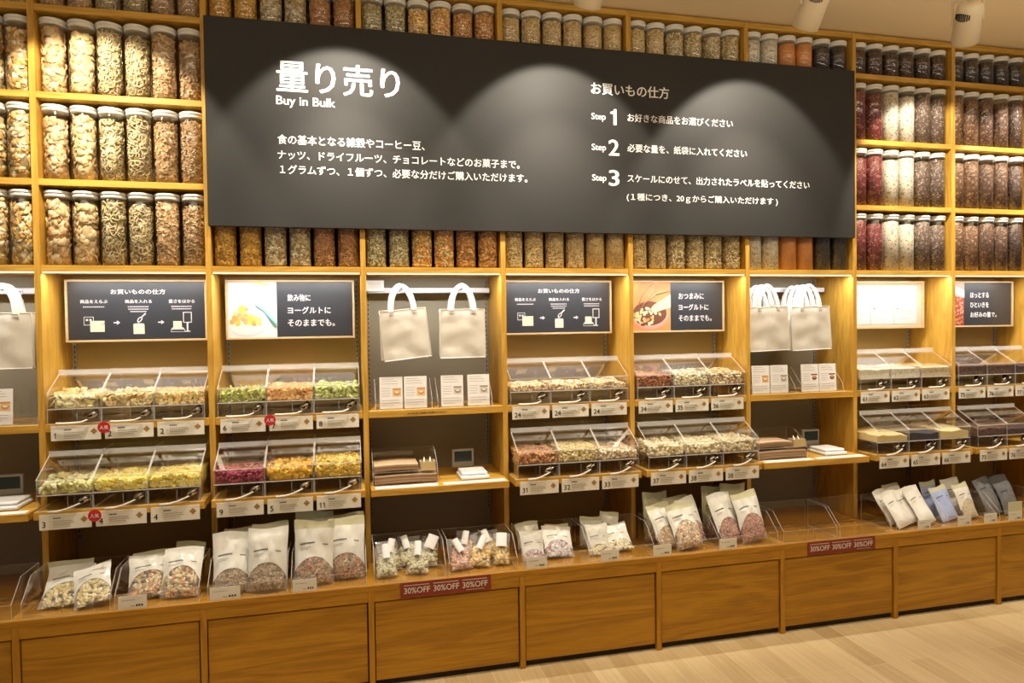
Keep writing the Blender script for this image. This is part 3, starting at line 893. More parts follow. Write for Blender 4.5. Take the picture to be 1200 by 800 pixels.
def coffee_photo(mb, x0, x1, z0, z1):
    y = FY; mb.flat(x0, x1, z0, z1, y, 'p_red'); r = random.Random(9)
    for i in range(170):
        mb.disc(r.uniform(x0 + .008, x1 - .008), z0 + 0.008 + r.random() * (z1 - z0 - 0.1), 0.0075, 0.0055, y - 0.0002 - i * 0.00001, r.choice(['p_tan', 'p_brown', 'p_red', 'p_pink', 'p_tan']), 8, rot=r.uniform(0, 3))
    mb.poly([(x0, y - .003, z1 - 0.06), (x1, y - .003, z1 - 0.10), (x1, y - .003, z1), (x0, y - .003, z1)], 'p_pink')
    mb.poly([(x0 + 0.05, y - .0033, z1 - 0.03), (x1, y - .0033, z1 - 0.095), (x1, y - .0033, z1 - 0.05), (x0 + 0.09, y - .0033, z1)], 'p_white')


steps_sign(0, 'black framed step diagram sign over the bin tagged 1')
photo_sign(1, 'framed sign with bowl of yellow fruit photo beside white Japanese lettering', [('飲み物に', 0.115), ('ヨーグルトに', 0.215), ('そのままでも。', 0.235)], 0.245, fruit_photo)
steps_sign(3, 'black framed step diagram sign over the bins tagged 24')
photo_sign(4, 'framed sign with photo of hand in nut bowl', [('おつまみに', 0.165), ('ヨーグルトに', 0.195), ('そのままでも。', 0.215)], 0.285, nut_photo)
photo_sign(7, 'framed slate sign with red bean photo over the coffee bins', [('ほっとする', 0.150), ('ひといきを', 0.150), ('お好みの量で。', 0.215)], 0.235, coffee_photo)

plain('notice_board', (0.60, 0.52, 0.40), 0.6); plain('notice_paper', (0.68, 0.68, 0.68), 0.6)
r = sign_base(6, 'paper_notice_sign', 'notice_board', 0.016); tag(r, 'pale framed notice of three white paper sheets over the bin tagged 61', 'sign', 'framed signs in the bays')
mb = MB()
for k in range(3):
    x0 = 0.055 + k * 0.178; mb = MB(); mb.box(x0, x0 + 0.168, FY - 0.001, FY, 0.030, SH - 0.030, 'notice_paper'); mb.build('paper_sheet', part(r, 'board'))
mb = MB()
for k in range(3):
    x0 = 0.055 + k * 0.178
    for z, w in ((0.235, 0.035), (0.15, 0.13), (0.108, 0.135), (0.10, 0.12), (0.09, 0.13), (0.06, 0.10)):
        mb.flat(x0 + 0.015, x0 + 0.015 + w, z, z + 0.0022, FY - 0.0013, 'ink_soft')
    mb.flat(x0 + 0.018, x0 + 0.027, 0.122, 0.131, FY - 0.0013, 'ink')
for k in range(30):
    for z in (0.021, SH - 0.024): mb.flat(0.04 + k * 0.019, 0.05 + k * 0.019, z, z + 0.002, FY + 0.0004, 'ink_soft')
mb.build('print', part(r, 'board'))

# ------------------------------------------------------------------ bulk bins
BW = 0.2205
HF, HFL, TOPH, LDY = 0.135, 0.070, 0.238, 0.140   # front height, raised floor, lid top, run of the slope
DEP = 0.295


def make_bin():
    r = empty('acrylic_bin'); t = 0.003
    mb = MB(); A, E = 'acrylic', 'acrylic_edge'
    mb.sheet([(0, 0, HFL), (BW, 0, HFL), (BW, 0, HF), (0, 0, HF)], t, (0, 1, 0), A, E)                       # front
    for x in (0, BW - t):
        mb.sheet([(x, 0.0, 0), (x, 0.0, HF), (x, LDY, TOPH - 0.022), (x, LDY, TOPH), (x, DEP, TOPH), (x, DEP, 0)], t, (1, 0, 0), A, E)
    mb.sheet([(t, t, HFL), (BW - t, t, HFL), (BW - t, DEP - t, HFL), (t, DEP - t, HFL)], t, (0, 0, -1), A, E)     # raised floor
    mb.sheet([(t, DEP - t, 0), (BW - t, DEP - t, 0), (BW - t, DEP - t, TOPH), (t, DEP - t, TOPH)], t, (0, 1, 0), A, E)
    mb.sheet([(t, 0, 0), (BW - t, 0, 0), (BW - t, DEP - t, 0), (t, DEP - t, 0)], t, (0, 0, 1), A, E)
    mb.box(0.001, BW - 0.001, -0.0012, 0.0, HFL - 0.004, HFL + 0.0005, E)
    mb.build('body', r)
    mb = MB(); L = 'lid_acrylic'
    n = Vector((0, -(TOPH - 0.022 - HF), LDY)).normalized()
    mb.sheet([(0.001, -0.004, HF + 0.001), (BW - 0.001, -0.004, HF + 0.001), (BW - 0.001, LDY, TOPH - 0.021), (0.001, LDY, TOPH - 0.021)], t, n, L, E)
    mb.box(0.0, BW, -0.0062, -0.0022, HF - 0.001, HF + 0.003, E)
    for s in (0.0005, BW - 0.0035):
        mb.add([(s, -0.004, HF + 0.004), (s + 0.003, -0.004, HF + 0.004), (s + 0.003, LDY, TOPH - 0.0175), (s, LDY, TOPH - 0.0175)], [(0, 1, 2, 3)], E)
    lid = mb.build('lid', r)
    mb = MB(); mb.box(0.001, BW - 0.001, LDY, LDY + 0.005, TOPH - 0.021, TOPH - 0.001, 'hinge_acrylic')
    mb.sheet([(0.001, LDY, TOPH), (BW - 0.001, LDY, TOPH), (BW - 0.001, DEP, TOPH), (0.001, DEP, TOPH)], t, (0, 0, 1), 'acrylic', 'acrylic_edge')
    mb.build('hinge_strip', lid)
    mb = MB(); x0, x1, y0, y1, z0, z1 = 0.118, 0.212, 0.004, 0.085, 0.004, 0.058
    mb.sheet([(x0, y0, z0), (x1, y0, z0), (x1, y0, 0.019), (x0, y0, 0.019)], 0.002, (0, 1, 0), A, E)
    mb.sheet([(x0, y0, z0), (x0, y1, z0), (x0, y1, z1), (x0, y0, z1)], 0.002, (1, 0, 0), A, E)
    mb.sheet([(x1, y0, z0), (x1, y1, z0), (x1, y1, z1), (x1, y0, z1)], 0.002, (-1, 0, 0), A, E)
    mb.build('scoop_holder', r)
    return r


def make_scoop(v):
    r = empty('food_scoop'); mb = MB()
    # metal bowl and clasp
    t = Matrix.Translation((0.178, 0.040, 0.032)) @ Matrix.Rotation(0.5, 4, 'Z') @ Matrix.Rotation(1.1, 4, 'Y')
    mb.lathe([(0.001, -0.030), (0.013, -0.025), (0.018, -0.006), (0.018, 0.022), (0.0165, 0.022), (0.016, -0.005), (0.001, -0.024)], 'chrome', 14, t)
    mb.build('metal_bowl', r)
    mb = MB(); mb.box(0.165, 0.181, -0.003, 0.012, 0.024, 0.036, 'black_plastic', c=0.002); mb.box(0.196, 0.206, 0.006, 0.02, 0.040, 0.050, 'black_plastic', c=0.002)
    mb.tube([(0.170, -0.002, 0.036), (0.186, -0.001, 0.044), (0.196, 0.006, 0.050)], 0.004, 'chrome', 8); mb.build('clasp', r)
    P = [[(0.170, -0.004, 0.024), (0.150, -0.010, 0.015), (0.120, -0.016, 0.004), (0.088, -0.018, -0.003), (0.050, -0.018, -0.004)],
         [(0.165, -0.006, 0.014), (0.140, -0.013, 0.004), (0.105, -0.016, 0.002), (0.070, -0.016, 0.001), (0.040, -0.015, 0.002)],
         [(0.168, -0.006, 0.016), (0.158, -0.014, 0.002), (0.130, -0.019, -0.014), (0.095, -0.020, -0.018), (0.060, -0.019, -0.010), (0.038, -0.016, -0.001)]][v]
    mb = MB(); n = len(P); mb.tube(P, [0.0048 + 0.0030 * (i / (n - 1)) for i in range(n)], 'handle_white', 8, flat=0.7); mb.build('handle', r)
    return r


def make_tag(num):
    mb = MB(); w, h = 0.205, 0.067
    mb.box(0, w, 0, 0.003, 0, h, 'tag_card', c=0.0005)
    y = -0.0006
    mb.text(num, 0.012, h * 0.17, y, 'ink', h=0.0255, bold=0.010)
    for q in range(5): mb.flat(0.054 + q * 0.0062, 0.0585 + q * 0.0062, h * 0.70, h * 0.70 + 0.006, y, 'ink')
    for k, ww in enumerate((0.078, 0.086, 0.070)):
        for q in range(int(ww / 0.0052)):
            mb.flat(0.054 + q * 0.0052, 0.0578 + q * 0.0052, h * 0.52 - k * 0.0085, h * 0.52 - k * 0.0085 + 0.0034, y, 'ink_soft')
    mb.flat(0.054, 0.125, h * 0.15, h * 0.15 + 0.0014, y, 'ink_soft')
    cx, cz, R = 0.176, h * 0.58, 0.0155
    mb.poly([(cx - R, y, cz), (cx, y, cz - R), (cx + R, y, cz), (cx, y, cz + R)], 'emblem')
    for dx, dz in ((0, 0), (R * .42, 0), (-R * .42, 0), (0, R * .42), (0, -R * .42)):
        q = R * 0.2; mb.poly([(cx + dx - q, y - .0003, cz + dz), (cx + dx, y - .0003, cz + dz - q), (cx + dx + q, y - .0003, cz + dz), (cx + dx, y - .0003, cz + dz + q)], 'emblem_core')
    return mb.build('price_tag')


def badge(parent):
    mb = MB(); c = (0.008, 0.058); R = 0.0265
    pts = [(c[0] + R * math.cos(2 * PI * i / 28), c[1] + R * math.sin(2 * PI * i / 28)) for i in range(28)]
    a = [(p[0], -0.0385, p[1]) for p in pts]; bk = [(p[0], -0.0365, p[1]) for p in pts]
    mb.add(a + bk, [tuple(range(28)), tuple(range(55, 27, -1))] + [(i, (i + 1) % 28, 28 + (i + 1) % 28, 28 + i) for i in range(28)], 'red')
    mb.text('人気', 0, c[1] - 0.0085, -0.0392, 'p_white', w=0.036, h=0.018, bold=0.020, cx=c[0])
    mb.box(c[0] + 0.004, c[0] + 0.010, -0.0365, 0.001, 0.0655, 0.0668, 'acrylic_edge')
    o = mb.build('round_badge', parent); o['label'] = 'red round badge'


FOOD.update({
    'pale dried apple chunks': ('chip', 0.022, 1.0, 0.8, [(.88, .78, .42), (.86, .70, .32), (.90, .84, .56)]),
    'golden dried pear pieces': ('chip', 0.017, 1.1, 0.9, [(.88, .72, .34), (.86, .64, .28), (.90, .80, .50)]),
    'sugared orange peel bits': ('cube', 0.010, 1.0, 0.9, [(.86, .66, .28), (.84, .58, .20), (.88, .76, .44)]),
    'pale green kiwi chunks': ('chip', 0.017, 1.2, 1.0, [(.74, .72, .30), (.82, .80, .48), (.64, .60, .20), (.88, .84, .62)]),
    'yellow pineapple cubes': ('cube', 0.0095, 1.1, 0.9, [(.90, .80, .22), (.88, .72, .14), (.92, .86, .40)]),
    'bright yellow mango cubes': ('cube', 0.0085, 1.1, 0.9, [(.90, .78, .20), (.88, .70, .14), (.92, .84, .36)]),
    'green melon strips': ('strip', 0.020, 1.2, 0.9, [(.58, .60, .16), (.50, .53, .12), (.68, .66, .30)]),
    'orange papaya cubes': ('cube', 0.0095, 1.1, 0.9, [(.88, .52, .18), (.90, .64, .30), (.84, .42, .12)]),
    'green pomelo slices': ('chip', 0.015, 1.1, 0.9, [(.66, .72, .26), (.78, .80, .46), (.56, .64, .16)]),
    'magenta cranberries': ('ball', 0.0075, 1.0, 0.9, [(.36, .05, .10), (.44, .08, .14), (.28, .03, .06)]),
    'orange mango slices': ('chip', 0.019, 1.1, 0.7, [(.88, .56, .06), (.90, .64, .12), (.84, .48, .04)]),
    'golden mango flakes': ('chip', 0.012, 1.1, 0.9, [(.88, .62, .09), (.90, .70, .18), (.78, .48, .05)]),
    'pastel sugar candies': ('ball', 0.0062, 1.0, 0.9, [(.90, .74, .36), (.90, .84, .72), (.88, .58, .48), (.90, .80, .32), (.60, .34, .26)]),
    'roasted almonds': ('nut', 0.0085, 1.0, 0.9, [(.58, .27, .12), (.64, .33, .16), (.50, .21, .08), (.74, .48, .24)]),
    'yellow giant corn': ('ball', 0.0085, 1.0, 0.9, [(.82, .70, .36), (.74, .58, .24), (.88, .80, .52)]),
    'pale mixed nuts': ('nut', 0.0085, 1.0, 0.9, [(.84, .74, .54), (.86, .80, .64), (.60, .40, .20)]),
    'brown whole almonds': ('nut', 0.0082, 1.0, 0.9, [(.46, .19, .08), (.54, .26, .12), (.38, .14, .05)]),
    'pale cashew nuts': ('nut', 0.0090, 1.0, 0.9, [(.86, .80, .58), (.80, .70, .44), (.88, .84, .66)]),
    'almond and cashew mix': ('nut', 0.0085, 1.0, 0.9, [(.84, .74, .50), (.80, .66, .40), (.54, .28, .12), (.86, .80, .58)]),
    'pale macadamia nuts': ('ball', 0.0100, 1.0, 0.9, [(.90, .82, .58), (.88, .76, .48), (.92, .86, .66)]),
    'pale popped corn': ('pop', 0.0100, 1.0, 0.9, [(.90, .82, .58), (.92, .86, .66), (.86, .74, .46)]),
})
GR2 = {'white polished rice': ((.78, .74, .60), (.76, .70, .54), (.66, .58, .40), 230, .052), 'white mixed rice': ((.80, .76, .64), (.78, .73, .58), (.50, .40, .26), 230, .056),
       'beige barley grains': ((.68, .58, .38), (.62, .50, .30), (.44, .33, .18), 230, .054), 'pale yellow millet': ((.78, .62, .30), (.74, .57, .25), (.80, .67, .37), 420, .046),
       'black sesame grains': ((.05, .045, .045), (.07, .06, .06), (.035, .03, .03), 400, .042), 'pale yellow grits': ((.80, .66, .34), (.77, .61, .28), (.82, .70, .42), 380, .050),
       'dark coffee beans': ((.085, .042, .026), (.06, .028, .018), (.13, .072, .046), 140, .050), 'brown coffee beans': ((.13, .065, .038), (.09, .044, .026), (.20, .11, .07), 140, .046)}
for k, v in GR2.items(): grain('g ' + k, v[0], v[1], v[2], v[3])


def make_heap(kind, seed, level):
    """mound of food filling the raised floor of one bin"""
    mb = MB(); r = random.Random(seed)
    x0, x1, y0, y1, zb = 0.006, BW - 0.006, 0.0065, DEP - 0.008, HFL + 0.0012
    o = r.uniform(0, 30)

    def hz(x, y, lev):
        e = noise.noise(Vector((x * 13 + o, y * 11, o))) * 0.012 + noise.noise(Vector((x * 32, y * 32 + o, o))) * 0.005
        q = lev + e + 0.06 * min(y - y0, 0.13)
        lim = HF + 0.001 + max(0, y - 0.01) * 0.55 - zb - 0.012
        return max(0.012, min(q, lim))
    nx, ny = 14, 16
    fine = kind in GR2
    rnd = not fine and FOOD[kind][0] in ('ball', 'nut', 'pop')
    ins = 0 if fine else FOOD[kind][1] * (1.25 if rnd else 0.75)
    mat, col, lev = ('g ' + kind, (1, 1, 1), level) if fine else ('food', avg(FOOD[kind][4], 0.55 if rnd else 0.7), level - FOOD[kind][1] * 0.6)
    vs = []
    for j in range(ny + 1):
        for i in range(nx + 1):
            x = x0 + ins + (x1 - x0 - 2 * ins) * i / nx; y = y0 + ins + (y1 - y0 - ins) * j / ny
            vs.append((x, y, zb + hz(x, y, lev)))
    fs = [(j * (nx + 1) + i, j * (nx + 1) + i + 1, (j + 1) * (nx + 1) + i + 1, (j + 1) * (nx + 1) + i) for j in range(ny) for i in range(nx)]
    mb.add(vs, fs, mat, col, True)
    k = nx + 1
    rim = [i for i in range(k)] + [j * k + nx for j in range(1, ny + 1)] + [ny * k + i for i in range(nx - 1, -1, -1)] + [j * k for j in range(ny - 1, 0, -1)]
    top = [vs[i] for i in rim]; bot = [(p[0], p[1], zb) for p in top]; n = len(rim)
    mb.add(top + bot, [(i, n + i, n + (i + 1) % n, (i + 1) % n) for i in range(n)] + [tuple(range(n, 2 * n))], mat, col)
    if fine: return mb
    shape, size, cf, tilt, cols = FOOD[kind]
    den = {'chip': 1.1, 'strip': 0.8, 'cube': 1.9, 'ball': 2.5, 'nut': 2.1, 'pop': 2.5}[shape]
    off = size * (0.98 if rnd else 0.35)
    X0, X1 = x0 + size * 0.6, x1 - size * 0.6
    for i in range(int(cf * (x1 - x0) * (y1 - y0 - 0.06) / (size * size * den))):       # over the top
        x = r.uniform(X0, X1); y = r.uniform(y0 + size * 0.6, y1 - 0.06)
        p = Matrix.Translation((x, y, zb + hz(x, y, lev) + size * r.uniform(-0.1, 0.45))) @ rot_rand(r, (0, -0.2, 1), tilt)
        piece(mb, shape, size * r.uniform(0.75, 1.12), p, jit(r.choice(cols), r, 0.12), r)
    for i in range(int(cf * 1.2 * (x1 - x0) * level / (size * size * den))):          # against the front
        x = r.uniform(X0, X1); z = r.uniform(size * 0.4, hz(x, y0, lev) + size * 0.4)
        p = Matrix.Translation((x, y0 + off - 0.001 + size * r.uniform(0, 0.3), zb + z)) @ rot_rand(r, (0, -1, 0.2), tilt)
        piece(mb, shape, size * r.uniform(0.75, 1.12), p, jit(r.choice(cols), r, 0.12), r)
    for xx, nn in ((x0 + off * 0.95, (-1, 0, 0)), (x1 - off * 0.95, (1, 0, 0))):     # against the sides
        for i in range(int(cf * 0.9 * 0.18 * level / (size * size * den))):
            y = r.uniform(y0 + 0.01, 0.19); z = r.uniform(size * 0.4, hz(xx, y, lev) + size * 0.3)
            piece(mb, shape, size * r.uniform(0.75, 1.1), Matrix.Translation((xx, y, zb + z)) @ rot_rand(r, nn, tilt), jit(r.choice(cols), r, 0.12), r)
    for i, (x, y, z) in enumerate(mb.v):
        y = max(y, 0.0045); mb.v[i] = (min(max(x, 0.0042), BW - 0.0042), y, max(min(z, HF - 0.002 + min(y, LDY) * 0.55), zb - 0.0005))
    return mb


# bay, row (1 upper 0 lower) -> (number, phrase, content, fill level)
BINS = {
    (0, 1): [('1', 'tag 1', 'pale dried apple chunks', .060), ('2', 'the badged tag 2', 'golden dried pear pieces', .056), ('2', 'the plain tag 2', 'sugared orange peel bits', .054)],
    (0, 0): [('3', 'tag 3', 'pale green kiwi chunks', .046), ('4', 'the badged tag 4', 'yellow pineapple cubes', .046), ('4', 'the plain tag 4', 'bright yellow mango cubes', .050)],
    (1, 1): [('6', 'tag 6', 'green melon strips', .050), ('7', 'the badged tag 7', 'orange papaya cubes', .056), ('8', 'tag 8', 'green pomelo slices', .056)],
    (1, 0): [('9', 'tag 9', 'magenta cranberries', .048), ('5', 'tag 5', 'orange mango slices', .058), ('11', 'tag 11', 'golden mango flakes', .070)],
    (3, 1): [('24', 'the first tag 24', 'pastel sugar candies', .026), ('24', 'the middle tag 24', 'pastel sugar candies', .026), ('24', 'the last tag 24', 'pastel sugar candies', .030)],
    (3, 0): [('31', 'tag 31', 'roasted almonds', .048), ('32', 'tag 32', 'yellow giant corn', .062), ('33', 'tag 33', 'pale mixed nuts', .040)],
    (4, 1): [('34', 'tag 34', 'brown whole almonds', .058), ('35', 'tag 35', 'pale cashew nuts', .068), ('36', 'tag 36', 'almond and cashew mix', .068)],
    (4, 0): [('37', 'tag 37', 'pale macadamia nuts', .054), ('38', 'the middle tag 38', 'pale popped corn', .052), ('38', 'the last tag 38', 'pale popped corn', .060)],
    (6, 1): [('61', 'tag 61', 'white polished rice', .052), ('62', 'tag 62', 'white mixed rice', .052), ('63', 'tag 63', 'beige barley grains', .056)],
    (6, 0): [('64', 'tag 64', 'pale yellow millet', .036), ('65', 'tag 65', 'black sesame grains', .040), ('66', 'tag 66', 'pale yellow grits', .044)],
    (7, 1): [('75', 'the upper tag 75', 'brown coffee beans', .060), ('76', 'the upper tag 76', 'brown coffee beans', .060), ('77', 'tag 77', 'dark coffee beans', .046)],
    (7, 0): [('75', 'the lower tag 75', 'brown coffee beans', .040), ('76', 'the lower tag 76', 'dark coffee beans', .036)],
}
BADGED = {('2', 'the badged tag 2'), ('4', 'the badged tag 4'), ('7', 'the badged tag 7')}
cnt = 0
for (b, up), items in BINS.items():
    for k, (num, ph, kind, lev) in enumerate(items):
        x = b * B + 0.0265 + k * 0.2218
        z0, yf = (Z_UP, -0.010) if up else (Z_LO, -0.145)
        o = PR.get('bin', make_bin); o.location = (x, yf, z0)
        tag(o, f'clear slope-lidded acrylic bin above {ph}, holding {kind}', 'bin', 'acrylic bulk bins')
        o = make_heap(kind, 11 * cnt + 3, lev).build(kind.replace(' ', '_'), loc=(x, yf, z0))
        tag(o, f'{kind} heaped in the acrylic bin above {ph}', 'dry food', 'bulk food in the bins', 'stuff')
        v = (cnt * 2 + k + up) % 3
        if b == 7 and up: v = 1
        o = PR.get(('scoop', v), lambda: make_scoop(v)); o.location = (x, yf, z0 + 0.003)
        tag(o, f'metal scoop with white curved handle hanging out above {ph}', 'scoop', 'scoops in the bins')
        o = make_tag(num); o.location = (x + 0.010, (-0.0035 if up else -0.1515), 1.1765 if up else 0.8095)
        if (num, ph) in BADGED: badge(o)
        tag(o, ('red-badged ' if 'badged' in ph else '') + f'white price tag printed {num}, under the {kind}' + (f', {ph[4:].split()[0]} of the alike tags' if kind in ('pastel sugar candies', 'pale popped corn') else ', upper row' if up else ', lower row'),
            'price tag', 'price tags under the bins')
        cnt += 1

# ------------------------------------------------------------------ hanging totes


def make_rail():
    r = empty('hanging_rail')
    mb = MB(); mb.box(0.030, 0.690, 0.228, 0.246, 1.858, 1.886, 'white_paint', c=0.003); mb.build('bar', r)
    mb = MB()
    for x in (0.0315, 0.6885): mb.box(x - 0.006, x + 0.006, 0.246, 0.322, 1.862, 1.882, 'white_paint')
    mb.build('bracket', r)
    return r


for b, ref in ((-1, 'in the cut-off tote niche'), (2, 'behind the paired totes'), (5, 'behind the bunched totes')):
    o = PR.get('rail', make_rail); o.location = (b * B, 0, 0)
    tag(o, 'white horizontal hanging rail ' + ref, 'rail', 'white tote rails')


def make_hook():
    mb = MB(); mb.tube([(0, 0.2275, 0), (0, 0.02, 0.0), (0, 0.008, 0.006)], 0.0035, 'chrome', 8)
    mb.lathe([(0.001, -0.005), (0.005, 0), (0.001, 0.006)], 'p_white', 10, Matrix.Translation((0, 0.007, 0.008))); mb.box(-0.008, 0.008, 0.2235, 0.2275, -0.012, 0.012, 'white_paint')
    return mb.build('display_hook')


def make_tote(w, h, seed):
    r = empty('tote_bag'); rr = random.Random(seed); d = 0.036
    mb = MB(); nx, nz = 14, 16; o = rr.uniform(0, 20); d = 0.022

    def P(i, j, side):
        u, v = i / nx, j / nz
        x = (u - 0.5) * w * (1 + 0.03 * (1 - v)); z = -h * (1 - v)
        e = noise.noise(Vector((u * 3.2 + o, v * 3.6, o))) * 0.009 + noise.noise(Vector((u * 7 + o, v * 7, o + 4))) * 0.0035
        edge = min(1, 5 * min(u, 1 - u)) * min(1, 6 * (1 - v) + 0.25)
        th = d * (0.30 + 0.70 * (1 - v))
        y = -th / 2 - e * edge - 0.006 * edge if side == 0 else th / 2 + e * 0.5 * edge
        return (x, y, z)
    for s in (0, 1):
        vs = [P(i, j, s) for j in range(nz + 1) for i in range(nx + 1)]
        fs = [(j * (nx + 1) + i, j * (nx + 1) + i + 1, (j + 1) * (nx + 1) + i + 1, (j + 1) * (nx + 1) + i) for j in range(nz) for i in range(nx)]
        mb.add(vs, fs if s == 0 else [f[::-1] for f in fs], 'canvas', smooth=True)
    for i in (0, nx):   # gussets folded inwards
        sg = 0.006 if i == 0 else -0.006
        vs = []
        for j in range(nz + 1):
            a, c = P(i, j, 0), P(i, j, 1); vs += [a, ((a[0] + sg), (a[1] + c[1]) / 2, a[2]), c]
        fs = []
        for j in range(nz):
            for q in (0, 1): fs.append((j * 3 + q, j * 3 + q + 1, j * 3 + q + 4, j * 3 + q + 3))
        mb.add(vs, fs, 'canvas', smooth=False)
    vs = [P(i, 0, 0) for i in range(nx + 1)] + [P(i, 0, 1) for i in range(nx + 1)]
    mb.add(vs, [(i, i + 1, nx + 2 + i, nx + 1 + i) for i in range(nx)], 'canvas')
    bd = mb.build('bag_body', r)
    mb = MB()
    mb.tube([P(i, 0, 0) for i in range(nx + 1)], 0.0028, 'canvas_white', 6); mb.tube([P(i, nz, 0) for i in range(nx + 1)], 0.0026, 'canvas', 6); mb.tube([P(i, nz, 1) for i in range(nx + 1)], 0.0026, 'canvas', 6)
    for i in (0, nx): mb.tube([P(i, j, 0) for j in range(nz + 1)], 0.0024, 'canvas', 6)
    mb.build('piping', bd)
    hh = 0.128
    for s, yy, top in ((0, -0.016, 1), (1, 0.010, 1)):
        mb = MB(); vs = []; fs = []; n = 18; hw = 0.0100 if w > 0.24 else 0.0135
        for i in range(n + 1):
            t = i / n; a = PI * t
            cx = -math.copysign(abs(math.cos(a)) ** 1.25, math.cos(a)) * 0.060; cz = math.sin(a) ** 0.85 * hh
            nx_, nz_ = -math.cos(a), max(0.0, math.sin(a))
            lean = (0.0 - yy) * math.sin(a) * 0.8
            k = Vector((nx_, 0, nz_ * 0.55)).normalized()
            for q, yo in ((-1, 0), (1, 0), (1, 0.003), (-1, 0.003)):
                vs.append((cx + k.x * hw * q, yy + lean + yo, cz - 0.018 * (1 - math.sin(a)) + k.z * hw * 0.6 * q))
        for i in range(n):
            for q in range(4): fs.append((i * 4 + q, (i + 1) * 4 + q, (i + 1) * 4 + (q + 1) % 4, i * 4 + (q + 1) % 4))
        fs += [(0, 1, 2, 3), (n * 4, n * 4 + 1, n * 4 + 2, n * 4 + 3)]
        mb.add(vs, fs, 'canvas_white', smooth=False)
        for sx in (-1, 1): mb.box(sx * 0.058 - 0.013, sx * 0.058 + 0.013, yy - 0.002, yy - 0.0002, -0.010, -0.005, 'stitch')
        mb.build('carry_handle', r)
    return r


HK = [(-1, 0.56, 2, 'cut-off'), (2, 0.193, 2, 'tilted paired'), (2, 0.503, 2, 'straight paired'), (5, 0.150, 3, 'upright-side bunched'), (5, 0.432, 4, 'bin-side bunched')]
for b, off, n, nm in HK:
    o = PR.get('hook', make_hook); o.location = (b * B + off, 0, 1.868)
    tag(o, f'metal display hook holding the {nm} totes', 'hook', 'tote display hooks')
    for k in range(n):
        w, h = (0.236, 0.252) if b != 5 else (0.250, 0.256)
        v = k % 2
        o = PR.get(('tote', b == 5, v), lambda: make_tote(w, h, 5 + v))
        y = 0.032 + k * (0.050 if b == 5 else 0.040)
        o.location = (b * B + off + (0.003 * k if b != 5 else -0.004 * k), y, 1.762)
        ty = {2: -0.10 if off < 0.3 else 0.0, 5: -0.03, -1: 0.0}[b] * (1 if k == 0 else 0.35)
        o.rotation_euler = (0.0, ty, -0.06 if b == 5 else 0.05)
        lab = {0: 'front', 1: 'second', 2: 'third', 3: 'fourth', 4: 'rearmost'}[k]
        tag(o, f'natural canvas tote with white handles, {lab} of the {nm} totes', 'tote bag', 'canvas totes on the hooks')

mb = MB(); mb.box(2 * B + 0.018, 2 * B + 0.112, 0.214, 0.217, 1.868, 1.925, 'paper'); mb.box(2 * B + 0.05, 2 * B + 0.08, 0.217, 0.2275, 1.872, 1.884, 'acrylic_edge')
for k in range(4): mb.flat(2 * B + 0.03, 2 * B + 0.095, 1.885 + k * 0.008, 1.8865 + k * 0.008, 0.2136, 'ink_soft')
tag(mb.build('rail_card'), 'small white card clipped on rail beside the paired totes', 'card')


# ------------------------------------------------------------------ leaflets and holders
def make_holder():
    r = empty('leaflet_holder'); mb = MB(); A, E = 'acrylic', 'acrylic_edge'; w = 0.29
    mb.sheet([(0, 0, 0), (w, 0, 0), (w, 0.11, 0), (0, 0.11, 0)], 0.003, (0, 0, 1), A, E); mb.build('base', r)
    for y, h in ((0.0, 0.05), (0.045, 0.10), (0.10, 0.15)):
        mb = MB(); mb.sheet([(0.003, y, 0.003), (w - 0.003, y, 0.003), (w - 0.003, y + 0.012, h), (0.003, y + 0.012, h)], 0.003, (0, 1, 0), A, E); mb.build('tier_wall', r)
    for x in (0.0, w - 0.003):
        mb = MB(); mb.sheet([(x, 0, 0.003), (x, 0.11, 0.003), (x, 0.112, 0.15), (x, 0.06, 0.10), (x, 0.012, 0.05)], 0.003, (1, 0, 0), A, E); mb.build('side', r)
    return r


def make_leaflet(pic):
    r = empty('recipe_leaflet'); w, h = 0.117, 0.162
    mb = MB(); mb.box(0, w, 0, 0.006, 0, h, 'paper', c=0.0008); bk = mb.build('booklet', r)
    mb = MB(); y = -0.0005
    a = {'pot': 'p_tan', 'plate': 'ink_soft', 'bowl': 'p_brown'}[pic]
    x0, z0 = w * 0.56, h * 0.38
    mb.flat(x0, x0 + 0.043, z0, z0 + 0.042, y, 'p_nut' if pic == 'pot' else 'p_shade' if pic == 'plate' else 'paper')
    mb.disc(x0 + 0.022, z0 + 0.018, 0.016, 0.012, y - 0.0003, a, 14); mb.disc(x0 + 0.022, z0 + 0.022, 0.011, 0.006, y - 0.0006, 'p_cream' if pic != 'bowl' else 'p_tan', 12)
    mb.flat(x0, x0 + 0.043, z0 + 0.034, z0 + 0.042, y - 0.0003, a); mb.build('picture', bk)
    mb = MB()
    for k, (z, ww) in enumerate(((0.93, 0.60), (0.86, 0.75), (0.78, 0.80), (0.64, 0.45), (0.56, 0.42), (0.48, 0.44), (0.40, 0.40), (0.26, 0.85), (0.18, 0.85), (0.10, 0.6))):
        mb.flat(0.01, 0.01 + w * ww * 0.9, h * z, h * z + 0.0016, y, 'ink_soft')
    mb.build('print', bk)
    return r


